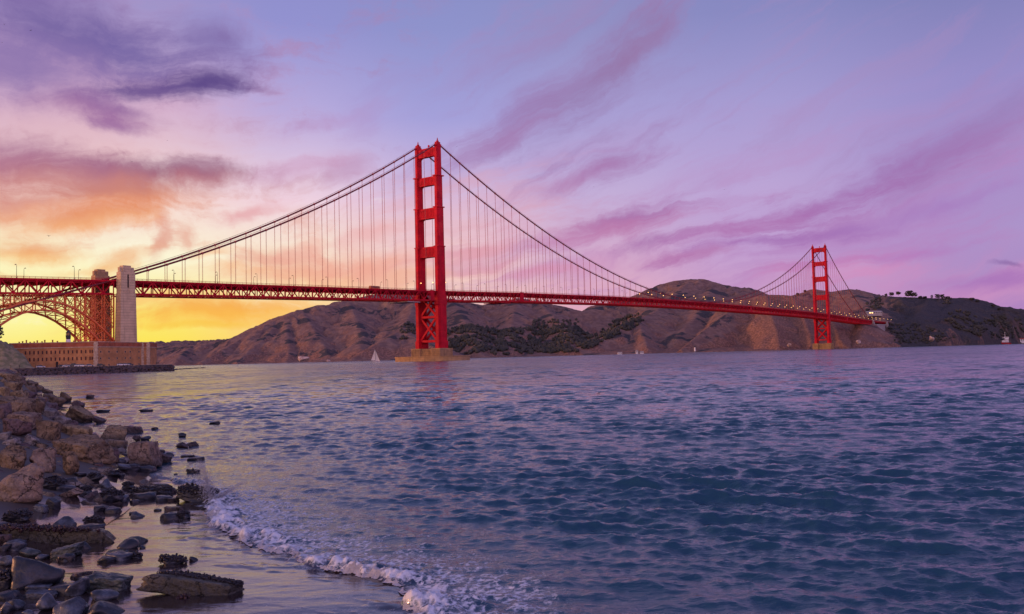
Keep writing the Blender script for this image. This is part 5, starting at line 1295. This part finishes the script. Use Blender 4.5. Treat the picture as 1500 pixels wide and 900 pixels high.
for i, (x, y, wp, hp, lean, mk, sh, weed, nm, lb) in enumerate(ROCKS):
    q, d = spot(x, y+hp*.42)
    k = d/FPX; W_, H_ = wp*k, hp*k
    if sh == 'beam' or sh == 'bigslab' or abs(lean) > 8:        # the tilted box must cover the same outline
        a = abs(math.radians(lean)); W_ = max(.6*W_, (W_*math.cos(a)-H_*math.sin(a)*.55)); H_ = max(.55*H_, (H_-W_*math.sin(a)*.55)) if sh != 'beam' else H_*.8
    if sh == 'bigslab': H_ = hp*k*.56
    if sh == 'beam': H_ = hp*k*.95
    if sh == 'round' and mk in ('dark', 'slate', 'green') and not weed: sh = 'cob'
    dep = min(W_, H_*2.2)*(.85 if sh != 'slab' else .8)
    if sh == 'beam': dep = H_*1.5
    if sh == 'bigslab': dep = W_*.3
    sub = 5 if wp > 40 else 4 if wp > 16 else 3
    pos = at(x, y, d+dep*.25); pos = pos-np.array([0, 0, H_*(.22 if sh == 'bigslab' else .06)])
    v, f = rock_mesh(500+i, (W_, dep, H_*1.12), sub, **SH[sh])
    me = mesh_np(nm, v, f, sh in ('round', 'cob')); o = link(nm, me, mk, None, tuple(pos))
    o.rotation_euler = (Matrix.Rotation(-math.radians(lean), 3, Vector(Fh))@Matrix.Rotation(YAW+rnd.uniform(-.25, .25)*(0 if sh in ('beam', 'bigslab') else 1), 3, 'Z')).to_euler()
    tag(o, lb, cat_of[nm])
    if weed:
        mussels(o, v, i, H_*.1 if sh not in ('beam', 'bigslab') else H_*.40, int(weed*(2.4 if wp < 100 else 4)), min(.028, .018+.0003*wp) if sh != 'bigslab' else .018, 'weed' if mk == 'weed' or sh == 'beam' else 'mussel', ridge=sh == 'bigslab')
# the rest of the bank: many look-alike stones filling the gaps
RB = np.random.RandomState(23); libs = [rock_mesh(800+i, (1, 1, 1), 3, **SH[('box', 'slab', 'round', 'wedge')[i % 4]]) for i in range(12)]
cnt = 0
for t_ in range(6000):
    d = math.exp(RB.uniform(math.log(21), math.log(80))); u = RB.rand()
    r = float(shore_r(d))-.3-u*(4.5+d*.17)
    px_ = 750+FPX*r/d
    if px_ < -60: continue
    z = float(bank_z(np.array(r), np.array(d))); s = RB.uniform(.3, .7)*(1 if d < 45 else 1.7)
    v, f = libs[RB.randint(12)]; me = mesh_np('bank_stone', v*np.array([s*1.35, s*1.1, s*.8]), f)
    o = link('bank_stone', me, ('brown', 'purple', 'purple', 'tan', 'brown', 'gapstone')[RB.randint(6)], None, tuple(loc(r, d, z-.22*s-.1)))  # dark stones in this mix put shade into the gaps between boulders
    o.rotation_euler = (RB.uniform(-.4, .4), RB.uniform(-.4, .4), RB.rand()*6.28)
    lb = 'small dull stone filling a gap between the big boulders of the bank' if d < 45 else 'distant stone on the far narrow end of the rock bank'
    tag(o, lb, 'stone', 'stones filling the near bank' if d < 45 else 'stones of the far bank end'); cnt += 1
    if cnt >= 250: break
for t_ in range(85):
    d = RB.uniform(12.2, 31); r = float(shore_r(d))+RB.uniform(-2.2, 1.2)+.3; px_ = 750+FPX*r/d
    if px_ < -30: continue
    z = float(ground_z(np.array(r), np.array(d))); s = RB.uniform(.12, .42)*(1 if d > 17 else .7); v, f = libs[RB.randint(12)]
    o = link('cobble', mesh_np('cobble', v*np.array([s*1.5, s*1.2, s*.75]), f), ('dark', 'dark', 'dark', 'slate', 'purple')[RB.randint(5)], None, tuple(loc(r, d, z+s*.12))); o.rotation_euler[2] = RB.rand()*6.28
    tag(o, 'little wet cobble lying in the wash at the foot of the boulders', 'cobble', 'little cobbles in the wash')

# wave splash thrown up by the mussel rock
RS = np.random.RandomState(31); vv, ff = ICO[1]; Vs = []; Fs = []; off = 0
b0, d0 = spot(300, 738)
for i in range(3200):
    t = RS.rand()**1.3; side = RS.rand() < .72
    if side: x = .10-.35*t+RS.normal()*.10*(1-.5*t)+.06*t*t; z = .1+.95*t+RS.normal()*.05
    else: x = .15+.75*t+RS.normal()*.05; z = .08+.42*t-.05*RS.rand()
    s = RS.uniform(.003, .013)*(1.2-.6*t); c = b0+Rh*x+Fh*(RS.normal()*.12+.2)+np.array([0, 0, z])
    Vs.append(vv*s+c); Fs.append(ff+off); off += len(vv)
tag(link('wave_splash', mesh_np('wave_splash', np.concatenate(Vs), np.concatenate(Fs), True), 'foam'), kind='stuff')
